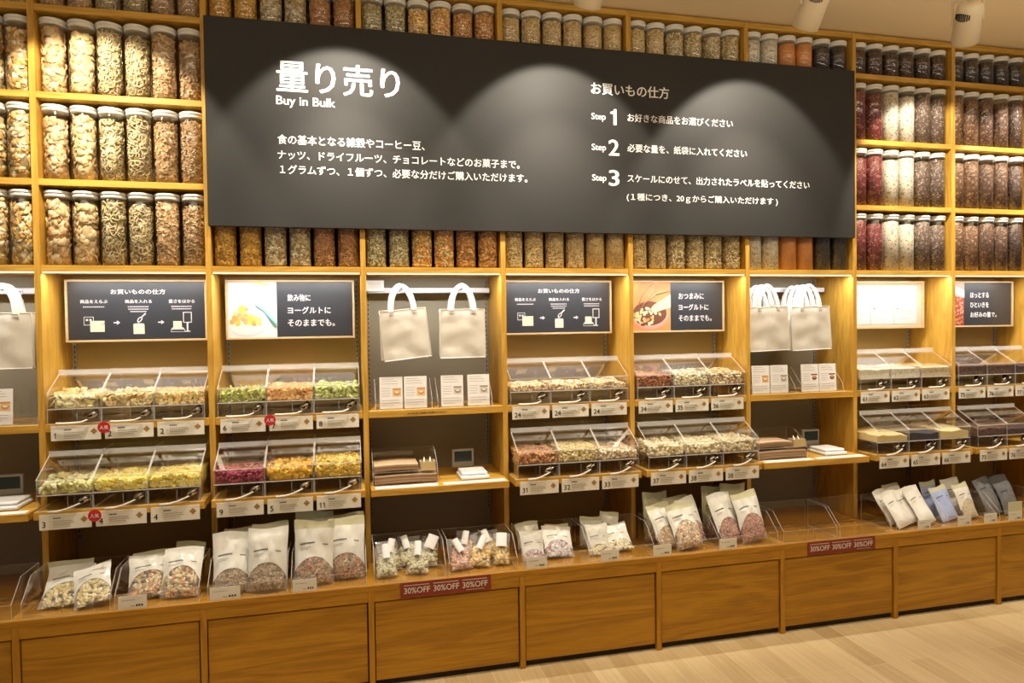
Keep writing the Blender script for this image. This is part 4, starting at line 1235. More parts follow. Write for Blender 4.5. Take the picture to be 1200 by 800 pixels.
LF = [(-1, 0.475, 'pot', 'the cut-off tote niche'), (2, 0.071, 'pot', 'end of the paired-tote shelf near tag 8'), (2, 0.195, 'pot', 'middle of the paired-tote shelf, pot picture'),
      (2, 0.386, 'plate', 'middle of the paired-tote shelf, plate picture'), (2, 0.526, 'plate', 'end of the paired-tote shelf near tag 24'),
      (5, 0.045, 'pot', 'end of the bunched-tote shelf near tag 36'), (5, 0.168, 'plate', 'bunched-tote shelf with plate picture'), (5, 0.376, 'bowl', 'bunched-tote shelf, first bowl picture'),
      (5, 0.498, 'bowl', 'bunched-tote shelf, bowl picture nearest tag 61')]
for b, off, pic, ref in LF:
    o = PR.get(('leaflet', pic), lambda: make_leaflet(pic)); o.location = (b * B + off, 0.0305, Z_UP + 0.0036); o.rotation_euler = (-0.06, 0, 0.0)
    tag(o, 'white recipe leaflet standing in clear holder, ' + ref, 'leaflet', 'recipe leaflets in acrylic holders')
for b, off, ref in ((-1, 0.41, 'in the cut-off tote niche'), (2, 0.048, 'of pot-picture leaflets under the tilted tote'), (2, 0.365, 'of plate-picture leaflets under the straight tote'),
                    (5, 0.030, 'of mixed leaflets under the bunched totes'), (5, 0.362, 'of bowl-picture leaflets under the bunched totes')):
    o = PR.get('holder', make_holder); o.location = (b * B + off, 0.012, Z_UP)
    tag(o, 'clear tiered acrylic leaflet holder ' + ref, 'leaflet holder', 'acrylic leaflet holders')


# ------------------------------------------------------------------ weighing shelves: paper bags, pencils, scales
def make_organizer():
    r = empty('bag_organizer'); A, E = 'acrylic', 'acrylic_edge'; w, d = 0.325, 0.20
    for z in (0.0, 0.065):
        mb = MB(); mb.sheet([(0.003, 0, z), (w - 0.003, 0, z), (w - 0.003, d, z), (0.003, d, z)], 0.003, (0, 0, 1), A, E); mb.build('tier', r)
    for x in (0, w - 0.003):
        mb = MB(); mb.sheet([(x, 0, 0), (x, d, 0), (x, d, 0.155), (x, 0.13, 0.155), (x, 0.02, 0.09), (x, 0, 0.045)], 0.003, (1, 0, 0), A, E); mb.build('side', r)
    mb = MB(); mb.sheet([(0.003, d, 0), (w - 0.003, d, 0), (w - 0.003, d, 0.155), (0.003, d, 0.155)], 0.003, (0, -1, 0), A, E); mb.build('back', r)
    return r


def make_paper_bag(w, d, v):
    """one flat folded kraft bag, slightly bowed"""
    mb = MB(); n = 8; vs = []; fs = []
    for i in range(n + 1):
        u = i / n; z = 0.004 * math.sin(PI * u)
        vs += [(u * w, 0, z), (u * w, d, z), (u * w, d, z + 0.0055), (u * w, 0, z + 0.0055)]
    for i in range(n):
        for q in range(4): fs.append((i * 4 + q, (i + 1) * 4 + q, (i + 1) * 4 + (q + 1) % 4, i * 4 + (q + 1) % 4))
    fs += [(0, 1, 2, 3), (n * 4, n * 4 + 1, n * 4 + 2, n * 4 + 3)]
    mb.add(vs, fs, ('kraft_gap_shade', 'kraft', 'kraft_light')[v])  # alternate bags darker, their colour standing for shade in the stack's gaps
    mb.box(0.004, w - 0.004, d * 0.75, d * 0.75 + 0.003, 0.0056, 0.0062, 'kraft_light')
    return mb.build('paper_bag')


def make_pencil_box():
    r = empty('pencil_box'); mb = MB(); w, d, h, t = 0.076, 0.060, 0.040, 0.004
    mb.box(0, w, 0, t, 0, h, 'box_tan'); mb.box(0, w, d - t, d, 0, h, 'box_tan'); mb.box(0, t, t, d - t, 0, h, 'box_tan'); mb.box(w - t, w, t, d - t, 0, h, 'box_tan'); mb.box(t, w - t, t, d - t, 0, t, 'box_tan')
    mb.build('tray', r)
    return r


def make_pencil():
    r = empty('pencil'); mb = MB(); mb.tube([(0, 0, 0), (0.002, 0.028, 0.046)], 0.0038, 'p_white', 8); mb.build('shaft', r)
    mb = MB(); mb.tube([(0.002, 0.028, 0.046), (0.0024, 0.033, 0.054)], [0.0038, 0.0012], 'p_nut', 8); mb.build('tip', r)
    return r


def make_scale():
    r = empty('label_scale')
    mb = MB(); mb.box(-0.075, 0.075, 0, 0.17, 0, 0.020, 'scale_white', c=0.006); mb.build('base', r)
    mb = MB(); mb.box(-0.068, 0.068, 0.015, 0.165, 0.0215, 0.036, 'scale_white', c=0.005); mb.box(-0.02, 0.02, 0.06, 0.1, 0.02, 0.0216, 'scale_grey'); wp = mb.build('weighing_plate', r)
    mb = MB()
    mb.tube([(-0.055 + 0.11 * i / 10, 0.022 + 0.03 * (1 - math.sin(PI * i / 10)), 0.0362) for i in range(11)], 0.0014, 'scale_grey', 6); mb.build('plate_seam', wp)
    mb = MB(); mb.box(-0.045, 0.0, 0.180, 0.205, 0, 0.03, 'grey_frame'); mb.build('display_foot', r)
    mb = MB(); mb.box(-0.092, 0.026, 0.186, 0.206, 0.0305, 0.128, 'grey_frame', c=0.003); df = mb.build('display_frame', r)
    mb = MB(); mb.box(-0.080, 0.014, 0.1845, 0.1858, 0.062, 0.118, 'screen'); mb.build('screen', df)
    return r


for b, ox, sx, ref in ((-1, None, 0.56, 'in the cut-off tote niche'), (2, 0.026, 0.545, 'below the paired totes'), (5, 0.020, 0.545, 'below the bunched totes')):
    zs = 0.8831
    o = PR.get('scale', make_scale); o.location = (b * B + sx, -0.055, zs)
    tag(o, 'white label scale with grey framed display on shelf ' + ref, 'scale', 'label scales on the shelves')
    for x0, x1, r2 in ((0.036, 0.345, 'in front of the bags'), (0.372, 0.692, 'in front of the scale')):
        if b == -1 and x0 < 0.1: continue
        mb = MB(); mb.box(x0, x1, -0.122, -0.074, zs, zs + 0.0012, 'paper'); o = mb.build('instruction_strip', loc=(b * B, 0, 0))
        tag(o, f'white paper strip lying {r2} {ref}', 'paper strip', 'paper strips on the weighing shelves')
    if ox is None: continue
    org = PR.get('organizer', make_organizer); org.location = (b * B + ox, -0.062, zs)
    tag(org, 'two-tier clear acrylic organizer of paper bags ' + ref, 'organizer', 'acrylic bag organizers')
    stacks = [(0.0035 + zs, 7, 0.310, 'lower tier')] + [(0.0685 + zs, 5, 0.218, 'upper tier')]
    for zz, n, w, tn in stacks:
        for k in range(n):
            v = k % 2 if k < n - 1 else 2
            o = PR.get(('pbag', w, v), lambda: make_paper_bag(w, 0.165, v)); o.location = (b * B + ox + 0.008 + RNG.uniform(-0.001, 0.001), -0.056 + RNG.uniform(-0.001, 0.002), zz + k * 0.0064)
            pos = 'top' if k == n - 1 else 'bottom' if k == 0 else ORD[k] + ' from bottom'
            tag(o, f'flat brown paper bag, {pos} of {tn} stack {ref}', 'paper bag', 'paper bag stack on the ' + tn)
    o = PR.get('pbox', make_pencil_box); o.location = (b * B + ox + 0.238, -0.056, zs + 0.0683)
    tag(o, 'small tan pencil box on the organizer ' + ref, 'box', 'pencil boxes')
    for q, xx in (('nearer the bags', 0.258), ('nearer the scale', 0.288)):
        o = PR.get('pencil', make_pencil); o.location = (b * B + ox + xx, -0.046, zs + 0.0730)
        tag(o, f'short white pencil in tan box {ref}, {q}', 'pencil', 'white pencils')


# ------------------------------------------------------------------ counter: trays, price cards, bagged goods
CT = 0.4832


def make_tray():
    r = empty('display_tray'); A, E = 'acrylic', 'acrylic_edge'; w, d, hf, hb = 0.335, 0.275, 0.062, 0.150; t = 0.003
    mb = MB(); mb.sheet([(t, t, 0), (w - t, t, 0), (w - t, d - t, 0), (t, d - t, 0)], t, (0, 0, 1), A, E); mb.build('base', r)
    mb = MB(); mb.sheet([(0, 0, 0), (w, 0, 0), (w, 0, hf), (0, 0, hf)], t, (0, 1, 0), A, E); mb.build('front_lip', r)
    mb = MB(); mb.sheet([(0, d, 0), (w, d, 0), (w, d, hb), (0, d, hb)], t, (0, -1, 0), A, E); mb.build('back', r)
    for x in (0, w - t):
        mb = MB(); mb.sheet([(x, t, 0), (x, t, hf), (x, 0.10, hb), (x, d - t, hb), (x, d - t, 0)], t, (1, 0, 0), A, E); mb.build('side', r)
    return r


TRAY = [(-1, 1, 'empty, cut off at the photo edge'), (0, 0, 'holding dried apple packs under the bin tagged 3'), (0, 1, 'holding orange vegetable chip packs'), (1, 0, 'holding the two plain muesli bags'), (1, 1, 'holding the two fruit muesli bags'),
        (2, 0, 'holding green candy packs'), (2, 1, 'holding yellow candy packs'), (3, 0, 'holding silver snack packs'), (3, 1, 'holding pale snack packs'),
        (4, 0, 'holding the granola bags'), (4, 1, 'holding the red nut bags'), (5, 0, 'empty, next to the red nut bags'), (5, 1, 'empty, next to the white rice bags'),
        (6, 0, 'holding white rice bags'), (6, 1, 'holding blue rice packs'), (7, 0, 'holding dark bagged beans')]
for b, s, ref in TRAY:
    o = PR.get('tray', make_tray); o.location = (b * B + (0.0165 if s == 0 else 0.3675), -0.298, CT)
    tag(o, 'clear acrylic counter tray ' + ref, 'tray', 'acrylic counter trays')


def pouch(name, w, h, t, seed, top='bag_white', win=0.46, kind=None, seal='bag_green', arch=True, head=0.13):
    """filled stand-up pouch; w, h, t in metres; lower part clear with the food showing"""
    r = empty(name); rr = random.Random(seed); nx, nw, nb, nh = 20, 10, 12, 3; o = rr.uniform(0, 40); nz = nw + nb + nh

    def Y(u, v, s, k=1.0):
        a = abs(2 * u - 1)
        prof = (1 - a ** 2.6) * (min(1, v * 5 + 0.35)) * max(0.0, 1 - (max(0, v - 0.30) / 0.62)) ** 0.8
        e = noise.noise(Vector((u * 4 + o, v * 5, o + s * 9))) * 0.16 + noise.noise(Vector((u * 11 + o, v * 9, s + o))) * 0.09
        e += 0.05 * math.sin(u * 17 + 3 * noise.noise(Vector((v * 4, o, u * 2)))) * min(1, 2 * v)
        y = t * 0.5 * (prof + e * min(1, 3 * v) * (1 - a ** 4) * (1 - max(0, v - 0.85) * 5)) * k
        bend = 0.012 * math.sin(v * 3 + o) * v
        return (-max(y, 0.0006) if s == 0 else max(y, 0.0006)) + bend

    def X(u, v): return (u - 0.5) * w * (1 - 0.05 * math.sin(PI * min(1, v * 1.1)) + 0.012 * math.sin(v * 13 + o))

    def V(i, j):
        u = i / nx
        lim = win * (1 - (0.55 * abs(2 * u - 1) ** 2.5 if arch else 0)) + 0.0001
        if j <= nw: return lim * j / nw
        if j <= nw + nb: return lim + (1 - head - lim) * (j - nw) / nb
        return 1 - head + head * (j - nw - nb) / nh
    pts = {}
    for s in (0, 1):
        vs = []
        for j in range(nz + 1):
            for i in range(nx + 1):
                u, v = i / nx, V(i, j)
                vs.append((X(u, v), Y(u, v, s), h * v * (1 + (0.02 * math.sin(u * 5 + o) if j == nz else 0))))
        F = {'body': [], 'film': [], 'head': []}
        for j in range(nz):
            if win <= 0 and j < nw: continue
            key = 'film' if j < nw else 'body' if j < nw + nb else 'head'
            for i in range(nx):
                f = (j * (nx + 1) + i, j * (nx + 1) + i + 1, (j + 1) * (nx + 1) + i + 1, (j + 1) * (nx + 1) + i)
                F[key].append(f if s == 0 else f[::-1])
        pts[s] = (vs, F)
    for key, nm, mat in (('body', 'printed_panel', top), ('film', 'clear_window', 'film'), ('head', 'seal_strip', seal)):
        if not (pts[0][1][key] or pts[1][1][key]): continue
        mb = MB()
        for s in (0, 1):
            vs, F = pts[s]
            used = sorted({i for f in F[key] for i in f}); mp = {i: k for k, i in enumerate(used)}
            mb.add([vs[i] for i in used], [tuple(mp[i] for i in f) for f in F[key]], mat, smooth=True)
        if key == 'body':
            # printed lines follow the surface
            for (v, u0, u1, dv, m) in ((0.62, 0.14, 0.52, 0.024, 10), (0.60, 0.72, 0.86, 0.016, 5), (0.565, 0.14, 0.42, 0.008, 12), (0.54, 0.14, 0.36, 0.008, 10)):
                if win > 0.8: continue
                for k in range(m):
                    ua = u0 + (u1 - u0) * k / m; ub = ua + (u1 - u0) * 0.72 / m
                    vv = v + 0.10 * (1 - abs(2 * ua - 1) ** 2) * 0.5 + (0.55 if win < 0.3 else win) * 0.4 - 0.20
                    q4 = [(ua, vv), (ub, vv), (ub, vv + dv), (ua, vv + dv)]
                    mb.poly([(X(a1, b1), min(Y(a1, b1, 0), Y((ua + ub) / 2, vv + dv / 2, 0)) - 0.0012, h * b1) for a1, b1 in q4], 'ink' if dv > 0.01 else 'ink_soft')
        mb.build(nm, r)
    if kind:
        mb = MB()
        if kind in GR2 or kind in GRAIN:
            vs = []; fs = []
            for s in (0, 1):
                o2 = len(vs)
                for j in range(9):
                    for i in range(nx + 1):
                        u, v = 0.04 + 0.92 * i / nx, 0.015 + win * 1.0 * j / 8
                        vs.append((X(u, v) * 0.97, Y(u, v, s, 0.86), h * v))
                for j in range(8):
                    for i in range(nx):
                        fs.append((o2 + j * (nx + 1) + i, o2 + j * (nx + 1) + i + 1, o2 + (j + 1) * (nx + 1) + i + 1, o2 + (j + 1) * (nx + 1) + i))
            mb.add(vs, fs, 'g ' + kind, smooth=True)
        else:
            shape, size, cf, tilt, cols = FOOD[kind]; size = min(size, 0.012)
            n = int(1.4 * w * h * win / (size * size * 1.5))
            for s, m in ((0, n), (1, n // 3)):
                for i in range(m):
                    u, v = rr.uniform(0.07, 0.93), rr.uniform(0.03, win * 1.02)
                    if v > win * (1 - (0.5 * abs(2 * u - 1) ** 2.5)): continue
                    y = Y(u, v, s, 0.80); y += size * 0.35 if s == 0 else -size * 0.35
                    piece(mb, shape, size * rr.uniform(0.7, 1.1), Matrix.Translation((X(u, v) * 0.95, y, h * v + 0.002)) @ rot_rand(rr, (0, -1 if s == 0 else 1, 0), tilt), jit(rr.choice(cols), rr), rr)
            for k, (x, y, z) in enumerate(mb.v):
                u = min(0.99, max(0.01, x / w + 0.5)); v = min(1, max(0.0, z / h))
                mb.v[k] = (x, min(max(y, Y(u, v, 0, 0.97) + 0.0004), Y(u, v, 1, 0.97) - 0.0004), max(z, 0.001))
        q = mb.build('contents', r); q['kind'] = 'stuff'
    return r


FOOD.update({
    'mixed vegetable chips': ('chip', 0.012, 1.3, 0.9, [(.72, .36, .10), (.80, .70, .44), (.58, .50, .20), (.66, .24, .08), (.80, .74, .56)]),
    'pale apple rings': ('chip', 0.012, 1.3, 0.7, [(.78, .66, .30), (.80, .72, .44), (.72, .56, .20)]),
    'plain muesli': ('cube', 0.0062, 1.0, 0.9, [(.52, .40, .24), (.40, .28, .15), (.66, .56, .40), (.30, .18, .09)]),
    'fruit muesli': ('cube', 0.0068, 1.0, 0.9, [(.50, .30, .18), (.60, .20, .14), (.66, .54, .34), (.26, .14, .08), (.40, .36, .16)]),
    'granola clusters': ('cube', 0.0068, 1.0, 0.9, [(.72, .56, .34), (.64, .44, .22), (.76, .66, .48), (.46, .26, .12)]),
    'red skinned peanuts': ('nut', 0.0062, 1.1, 0.9, [(.42, .15, .09), (.50, .22, .14), (.60, .34, .24)]),
    'green wrapped candies': ('ball', 0.010, 1.0, 0.9, [(.48, .44, .20), (.54, .50, .28), (.62, .58, .38)]),
    'pink wrapped candies': ('ball', 0.010, 1.0, 0.9, [(.60, .34, .24), (.66, .44, .32), (.56, .28, .18)]),
    'yellow wrapped candies': ('ball', 0.010, 1.0, 0.9, [(.72, .50, .14), (.76, .58, .24), (.66, .42, .10)]),
    'silver wrapped bites': ('cube', 0.009, 1.0, 0.9, [(.60, .58, .62), (.70, .70, .74), (.46, .44, .50), (.40, .10, .08)]),
    'cream yogurt bites': ('ball', 0.009, 1.0, 0.9, [(.78, .72, .50), (.80, .75, .58), (.72, .62, .36)]),
})

# (name, x, y, w, h, thick, lean back, yaw, roll, contents, window, top, seal, label)
BG = [
    # bay 0
    ('snack_pouch', 0.142, -0.225, 0.185, 0.215, 0.05, -0.95, 0.05, -0.03, 'pale apple rings', 0.55, 'bag_white', 'bag_white', 'pouch of pale apple rings lying in front, near the empty tray'),
    ('snack_pouch', 0.125, -0.075, 0.185, 0.150, 0.035, -0.30, 0.04, -0.05, 'mixed vegetable chips', 0.40, 'bag_white', 'bag_green', 'pouch of vegetable chips standing behind the pale apple pouch'),
    ('snack_pouch', 0.285, -0.225, 0.150, 0.190, 0.045, -0.85, 0.10, -0.22, 'pale apple rings', 0.60, 'bag_white', 'bag_white', 'tilted small pouch of apple rings alone at tray end'),
    ('snack_pouch', 0.482, -0.215, 0.185, 0.190, 0.055, -0.60, 0.02, -0.05, 'mixed vegetable chips', 0.62, 'bag_white', 'bag_white', 'pouch of orange vegetable chips leaning behind a price card'),
    ('snack_pouch', 0.470, -0.085, 0.185, 0.165, 0.04, -0.25, 0.0, -0.05, 'mixed vegetable chips', 0.40, 'bag_white', 'bag_green', 'rear vegetable chip pouch hidden behind two leaning pouches'),
    ('snack_pouch', 0.632, -0.205, 0.165, 0.215, 0.055, -0.42, 0.02, 0.03, 'mixed vegetable chips', 0.62, 'bag_white', 'bag_white', 'upright vegetable chip pouch beside the muesli bags'),
    ('snack_pouch', 0.600, -0.075, 0.130, 0.185, 0.03, -0.15, 0.0, 0.12, 'mixed vegetable chips', 0.30, 'bag_green', 'bag_green', 'greenish pouch corner poking up behind the upright chip pouch'),
    # bay 1
    ('muesli_bag', 0.830, -0.240, 0.165, 0.265, 0.075, -0.16, 0.05, 0.0, 'plain muesli', 0.42, 'bag_white', 'bag_white', 'tall white muesli bag with price card, first of four'),
    ('muesli_bag', 1.000, -0.235, 0.172, 0.278, 0.075, -0.16, 0.0, 0.03, 'plain muesli', 0.46, 'bag_white', 'bag_white', 'tall white muesli bag without price card, second of four'),
    ('muesli_bag', 1.180, -0.235, 0.180, 0.290, 0.080, -0.14, 0.0, 0.03, 'fruit muesli', 0.44, 'bag_white', 'bag_green', 'tall fruit muesli bag behind the second price card'),
    ('muesli_bag', 1.355, -0.225, 0.172, 0.285, 0.075, -0.12, -0.04, 0.0, 'fruit muesli', 0.44, 'bag_white', 'bag_green', 'tall fruit muesli bag beside the candy packs'),
    ('muesli_bag', 0.850, -0.105, 0.160, 0.250, 0.05, -0.10, 0.0, 0.02, 'plain muesli', 0.40, 'bag_white', 'bag_green', 'rear muesli bag just showing behind the first one'),
    ('muesli_bag', 1.010, -0.105, 0.165, 0.270, 0.05, -0.10, 0.0, 0.0, 'plain muesli', 0.40, 'bag_white', 'bag_green', 'rear muesli bag just showing behind the second one'),
    ('muesli_bag', 1.170, -0.110, 0.175, 0.305, 0.05, -0.10, 0.0, 0.02, 'fruit muesli', 0.40, 'bag_white', 'bag_green', 'tallest rear muesli bag with olive seal behind the third one'),
    ('muesli_bag', 1.350, -0.105, 0.170, 0.285, 0.05, -0.10, 0.0, 0.0, 'fruit muesli', 0.40, 'bag_white', 'bag_green', 'rear fruit muesli bag behind the one beside candy packs'),
    # bay 3
    ('snack_packet', 2.235, -0.225, 0.125, 0.150, 0.03, -0.42, 0.08, 0.02, 'silver wrapped bites', 0.40, 'bag_white', 'bag_white', 'small white snack packet behind the price card nearest candy'),
    ('snack_packet', 2.388, -0.210, 0.160, 0.165, 0.035, -0.70, 0.05, 0.10, 'silver wrapped bites', 0.55, 'bag_white', 'bag_white', 'small packet showing silver wrapped bites'),
    ('snack_packet', 2.570, -0.220, 0.125, 0.155, 0.03, -0.45, 0.05, 0.0, 'cream yogurt bites', 0.35, 'bag_white', 'bag_white', 'small white packet leaning over the cream bites packet card'),
    ('snack_packet', 2.712, -0.210, 0.160, 0.150, 0.035, -0.80, 0.0, -0.12, 'cream yogurt bites', 0.42, 'bag_white', 'bag_white', 'small packet showing cream yogurt bites beside granola'),
    ('snack_packet', 2.262, -0.090, 0.125, 0.155, 0.03, -0.20, 0.0, -0.08, 'silver wrapped bites', 0.30, 'bag_white', 'bag_green', 'rear snack packet with tipped top nearest the candy'),
    ('snack_packet', 2.405, -0.085, 0.130, 0.135, 0.03, -0.20, 0.0, 0.04, 'silver wrapped bites', 0.30, 'bag_white', 'bag_green', 'rear snack packet behind the silver bites packet'),
    ('snack_packet', 2.565, -0.090, 0.125, 0.158, 0.03, -0.20, 0.0, 0.06, 'cream yogurt bites', 0.30, 'bag_white', 'bag_green', 'rear snack packet behind the packet with leaning card'),
    ('snack_packet', 2.690, -0.085, 0.110, 0.165, 0.03, -0.20, 0.0, 0.20, 'cream yogurt bites', 0.30, 'bag_white', 'bag_green', 'rear snack packet turned on its corner by the granola'),
    # bay 4
    ('granola_bag', 2.930, -0.220, 0.150, 0.235, 0.065, -0.42, 0.18, -0.06, 'granola clusters', 0.48, 'bag_white', 'bag_green', 'granola bag leaning behind a price card'),
    ('granola_bag', 3.075, -0.215, 0.165, 0.235, 0.070, -0.36, 0.10, -0.10, 'granola clusters', 0.62, 'bag_white', 'bag_green', 'granola bag without card leaning beside red nuts'),
    ('granola_bag', 2.940, -0.085, 0.150, 0.265, 0.05, -0.12, 0.1, 0.0, 'granola clusters', 0.40, 'bag_green', 'bag_green', 'rear olive topped granola bag nearest the bin tagged 33'),
    ('granola_bag', 3.085, -0.085, 0.160, 0.235, 0.05, -0.12, 0.1, 0.0, 'granola clusters', 0.40, 'bag_green', 'bag_green', 'rear olive topped granola bag behind the cardless one'),
    ('peanut_bag', 3.235, -0.205, 0.130, 0.245, 0.05, -0.36, 0.22, -0.10, 'red skinned peanuts', 0.50, 'bag_white', 'bag_white', 'narrow red peanut bag squeezed next to granola'),
    ('peanut_bag', 3.325, -0.235, 0.150, 0.265, 0.060, -0.34, 0.16, -0.10, 'red skinned peanuts', 0.50, 'bag_white', 'bag_white', 'red peanut bag behind its own price card'),
    ('peanut_bag', 3.465, -0.225, 0.165, 0.262, 0.065, -0.30, 0.12, -0.10, 'red skinned peanuts', 0.56, 'bag_white', 'bag_green', 'red peanut bag beside the empty trays'),
    ('peanut_bag', 3.290, -0.085, 0.150, 0.275, 0.05, -0.10, 0.1, 0.0, 'red skinned peanuts', 0.40, 'bag_green', 'bag_green', 'rear olive topped peanut bag nearest the granola'),
    ('peanut_bag', 3.440, -0.080, 0.165, 0.285, 0.05, -0.10, 0.1, 0.0, 'red skinned peanuts', 0.40, 'bag_green', 'bag_green', 'rear olive topped peanut bag nearest the empty trays'),
    # bay 6
    ('rice_bag', 4.372, -0.185, 0.110, 0.205, 0.05, -0.45, 0.30, -0.16, None, 0.0, 'bag_rice', 'bag_rice', 'white rice bag first in line beside the empty tray'),
    ('rice_bag', 4.420, -0.205, 0.120, 0.210, 0.05, -0.45, 0.25, -0.16, None, 0.0, 'bag_rice', 'bag_rice', 'white rice bag second in line from the empty tray'),
    ('rice_bag', 4.470, -0.235, 0.135, 0.200, 0.055, -0.45, 0.20, -0.14, None, 0.0, 'bag_rice', 'bag_rice', 'white rice bag third in line, lying furthest forward'),
    ('rice_bag', 4.560, -0.190, 0.120, 0.200, 0.05, -0.40, 0.20, -0.12, 'beige barley grains', 0.35, 'bag_rice', 'bag_rice', 'rice bag with clear grain window behind a price card'),
    ('rice_bag', 4.655, -0.215, 0.130, 0.225, 0.05, -0.45, 0.22, -0.16, None, 0.0, 'bag_rice', 'bag_rice', 'plain white rice bag leaning against the blue packs'),
    ('rice_bag', 4.545, -0.080, 0.130, 0.200, 0.05, -0.15, 0.1, 0.0, None, 0.0, 'bag_rice', 'bag_green', 'rear rice bag behind the one with grain window'),
    ('rice_pack', 4.795, -0.215, 0.150, 0.200, 0.05, -0.45, 0.20, -0.10, None, 0.0, 'bag_blue', 'bag_green', 'blue and green rice pack behind a price card'),
    ('rice_pack', 4.770, -0.120, 0.140, 0.210, 0.05, -0.25, 0.2, -0.05, None, 0.0, 'bag_blue', 'bag_green', 'second blue rice pack directly behind the front one'),
    ('grain_pack', 4.945, -0.215, 0.130, 0.205, 0.05, -0.40, 0.15, -0.08, 'beige barley grains', 0.55, 'bag_rice', 'bag_green', 'pack with round grain picture beside the blue packs'),
    ('grain_pack', 4.935, -0.110, 0.150, 0.215, 0.05, -0.20, 0.1, 0.0, None, 0.0, 'bag_rice', 'bag_rice', 'white rounded pack behind the grain picture pack'),
    # bay 7
    ('bean_bag', 5.125, -0.190, 0.135, 0.220, 0.05, -0.38, 0.12, -0.10, 'black sesame grains', 0.62, 'bag_dark', 'bag_dark', 'dark bean bag with shiny top next to grain packs'),
    ('bean_bag', 5.255, -0.190, 0.140, 0.190, 0.05, -0.38, 0.12, -0.06, 'black sesame grains', 0.60, 'bag_dark', 'bag_dark', 'dark bean bag behind the green label card'),
    ('bean_bag', 5.370, -0.150, 0.150, 0.215, 0.05, -0.30, 0.1, -0.05, 'black sesame grains', 0.60, 'bag_dark', 'bag_dark', 'dark bean bag cut off at the photo edge'),
]


from mathutils.bvhtree import BVHTree
PLACED = []


def bvh_at(r, m, loc):
    vs, fs = [], []
    for ch in r.children:
        if ch.name.startswith('contents'): continue
        q = ch.matrix_basis; o = len(vs)
        vs += [m @ (q @ v.co) + loc for v in ch.data.vertices]; fs += [tuple(o + i for i in p.vertices) for p in ch.data.polygons]
    return BVHTree.FromPolygons(vs, fs)


def place(r, x, y, rot):
    """set a pouch down in the tray that holds it: bottom on the tray floor, inside the lips"""
    r.rotation_euler = rot; m = r.rotation_euler.to_matrix()
    P = [m @ (ch.matrix_basis @ v.co) for ch in r.children for v in ch.data.vertices]
    x0, x1 = min(p.x for p in P), max(p.x for p in P)
    zb = min(p.z for p in P)
    low = [p for p in P if p.z < zb + 0.066]; y0 = min(p.y for p in low)
    up = [p for p in P if p.z < zb + 0.152]; y1 = max(p.y for p in up)
    b = math.floor(x / B); s_ = 0 if x - b * B < 0.36 else 1
    tx = b * B + (0.0165 if s_ == 0 else 0.3675)
    lx0 = min(p.x for p in up); lx1 = max(p.x for p in up)
    xa, xb, ya, yb = tx + 0.0045 - lx0, tx + 0.3305 - lx1, -0.2935 - y0, -0.0275 - y1
    z = CT + 0.0038 - zb; best = None
    cand = sorted(((dx * 0.012, dy * 0.012) for dx in range(-14, 15) for dy in range(-16, 17)), key=lambda d: d[0] ** 2 + 0.6 * d[1] ** 2)
    near = [t for t in PLACED if abs(t[1].x - x) < 0.5]
    for dx, dy in cand:
        p = Vector((min(max(x + dx, xa), xb), min(max(y + dy, ya), max(yb, ya)), z))
        if best is None: best = p
        t = bvh_at(r, m, p)
        if not any(t.overlap(q[0]) for q in near):
            best = p; break
    else: print('NOFIT', r.name, x)
    PLACED.append((bvh_at(r, m, best), best)); r.location = best


GRP = {'snack_pouch': 'dried fruit and vegetable pouches', 'muesli_bag': 'muesli bags', 'snack_packet': 'small snack packets', 'granola_bag': 'granola bags', 'peanut_bag': 'red peanut bags',
       'rice_bag': 'white rice bags', 'rice_pack': 'blue rice packs', 'grain_pack': 'grain packs', 'bean_bag': 'dark bean bags'}
for i, (nm, x, y, w, h, t, lean, yaw, roll, kind, win, top, seal, lab) in enumerate(BG):
    r = pouch(nm, w, h, t, 31 * i + 5, top, win, kind, seal)
    place(r, x, y, (lean, roll, yaw))
    tag(r, lab, 'bagged food', GRP[nm])

# candy packs with rolled paper labels, in the two trays over the sale strip
CP = [(1.478, -0.245, 0.10, 0.10, 'green wrapped candies', 'standing green candy pack nearest the muesli bags'), (1.545, -0.235, 0.11, 0.28, 'green wrapped candies', 'green candy pack with thin folded label'),
      (1.605, -0.140, 0.11, -0.30, 'green wrapped candies', 'green candy pack with upright rolled label'), (1.660, -0.240, 0.11, -0.20, 'green wrapped candies', 'front green candy pack in the middle of its tray'),
      (1.735, -0.150, 0.085, -0.20, 'green wrapped candies', 'green candy pack with widest white label'),
      (1.835, -0.245, 0.11, 0.15, 'pink wrapped candies', 'pink candy pack at the end of the yellow tray'), (1.900, -0.140, 0.11, -0.45, 'pink wrapped candies', 'pink candy pack with two rolled labels'),
      (1.965, -0.240, 0.11, -0.30, 'yellow wrapped candies', 'front yellow candy pack in the middle of its tray'), (2.030, -0.140, 0.10, -0.15, 'yellow wrapped candies', 'yellow candy pack with upright rolled label'),
      (2.095, -0.225, 0.085, -0.25, 'yellow wrapped candies', 'yellow candy pack nearest the snack packets')]
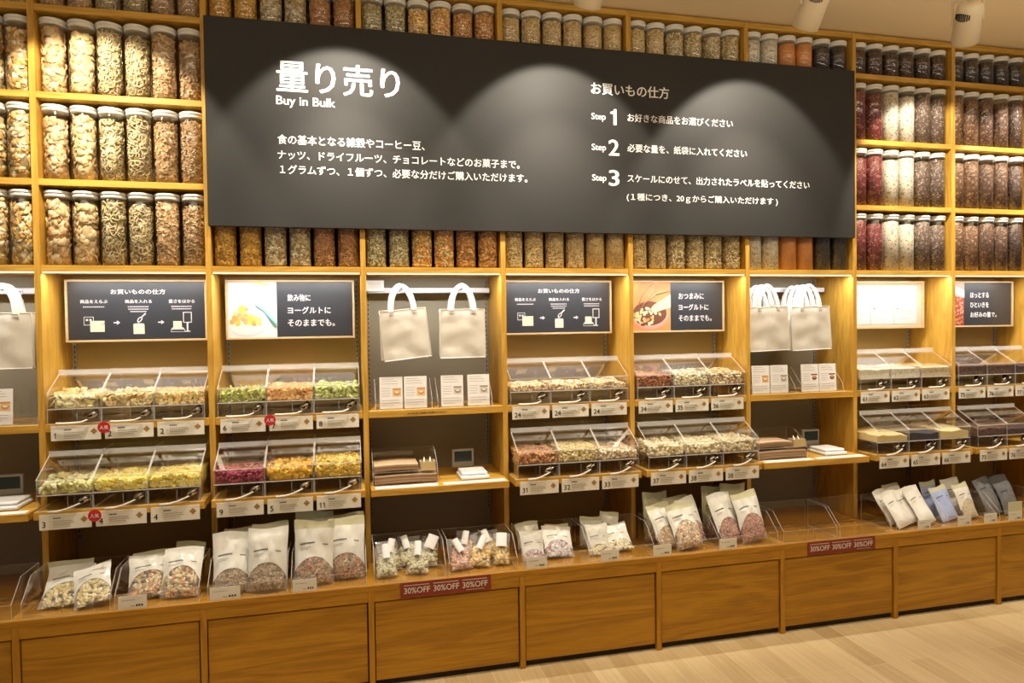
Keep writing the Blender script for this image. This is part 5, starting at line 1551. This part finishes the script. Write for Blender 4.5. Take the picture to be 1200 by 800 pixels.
for i, (x, y, w, yaw, kind, lab) in enumerate(CP):
    r = pouch('candy_pack', w, 0.150, 0.060, 900 + i * 7, 'film', 0.72, kind, 'film', arch=False, head=0.08)
    place(r, x, y, (-0.62, 0.0, yaw))
    mb = MB(); n = 8; hw = 0.019 if i % 5 != 4 else 0.030; vs = []; fs = []
    for q in range(n + 1):
        a = -1.1 + 2.2 * q / n
        for z in (0.078, 0.146): vs.append((hw * math.sin(a), -0.030 - 0.012 * math.cos(a), z)); vs.append((hw * math.sin(a), -0.0295 - 0.011 * math.cos(a), z))
    for q in range(n):
        for (a, b2) in ((0, 2), (2, 3), (3, 1), (1, 0)): fs.append((q * 4 + a, q * 4 + b2, q * 4 + 4 + b2, q * 4 + 4 + a))
    mb.add(vs, fs, 'paper'); mb.tube([(hw * 0.3, -0.028, 0.080), (0, -0.012, 0.066)], 0.001, 'paper', 4); an = 0.45 * math.sin(i * 2.1); mb.build('rolled_label', r, (-0.085 * math.sin(an), 0, 0.085 - 0.085 * math.cos(an)), (0, an, 0))
    tag(r, lab, 'candy pack', 'wrapped candy packs')

PC = [(0.44, -0.304, .112, 'orange vegetable chip pouches'), (0.81, -0.3035, .126, 'first muesli bag'), (1.147, -0.3035, .105, 'third muesli bag'), (2.237, -0.3035, .104, 'packet of silver bites nearest candy'),
      (2.619, -0.3035, .098, 'cream yogurt bites'), (2.905, -0.3035, .10, 'granola bag'), (3.281, -0.3035, .10, 'red peanut bag'), (4.520, -0.3035, .087, 'rice bag with grain window'),
      (4.800, -0.3035, .092, 'blue rice pack'), (4.985, -0.3035, .09, 'grain picture pack'), (5.165, -0.3035, .10, 'dark bean bags')]
for x, y, w, ref in PC:
    mb = MB(); h = 0.056
    mb.box(-w / 2, w / 2, 0, 0.0022, 0, h, 'tag_card')
    for k in range(6): mb.flat(-w * 0.38 + k * w * 0.08, -w * 0.38 + k * w * 0.08 + w * 0.055, h * 0.66, h * 0.66 + 0.003, -0.0005, 'ink_soft')
    for k in range(3): mb.flat(w * 0.12 + k * w * 0.09, w * 0.12 + k * w * 0.09 + w * 0.06, h * 0.18, h * 0.18 + 0.009, -0.0005, 'ink')
    mb.flat(-w * 0.08, w * 0.06, h * 0.20, h * 0.20 + 0.003, -0.0005, 'ink_soft')
    if x > 5.1: mb.box(-w / 2, w / 2, 0.0, 0.0022, h, h + 0.055, 'bag_green')
    o = mb.build('price_card', loc=(x, y, CT + 0.0004)); tag(o, 'small beige price card on the tray front of the ' + ref, 'price card', 'price cards on the trays')

# red sale strips on the counter edge
for x0, ref in ((1.574, 'below the candy packs'), (3.750, 'below the empty trays')):
    r = empty('sale_strip', (x0, -0.3150, 0.409)); tag(r, 'dark red sale strip printed 30%OFF thrice on counter edge ' + ref, 'sale strip', 'sale strips')
    mb = MB(); mb.box(0, 0.430, 0, 0.0012, 0, 0.073, 'maroon'); mb.build('strip', r)
    mb = MB()
    for k in range(3):
        x = 0.016 + k * 0.138
        mb.text('30%OFF', x, 0.020, -0.0006, 'tag_card', w=0.122, h=0.028, bold=0.012)
        for q in range(16): mb.flat(x + q * 0.0075, x + q * 0.0075 + 0.0052, 0.056, 0.060, -0.0006, 'tag_card')
        if k == 2:
            for q in range(12): mb.flat(x + 0.018 + q * 0.0075, x + 0.018 + q * 0.0075 + 0.0055, 0.009, 0.0112, -0.0006, 'tag_card')
    mb.build('lettering', r)
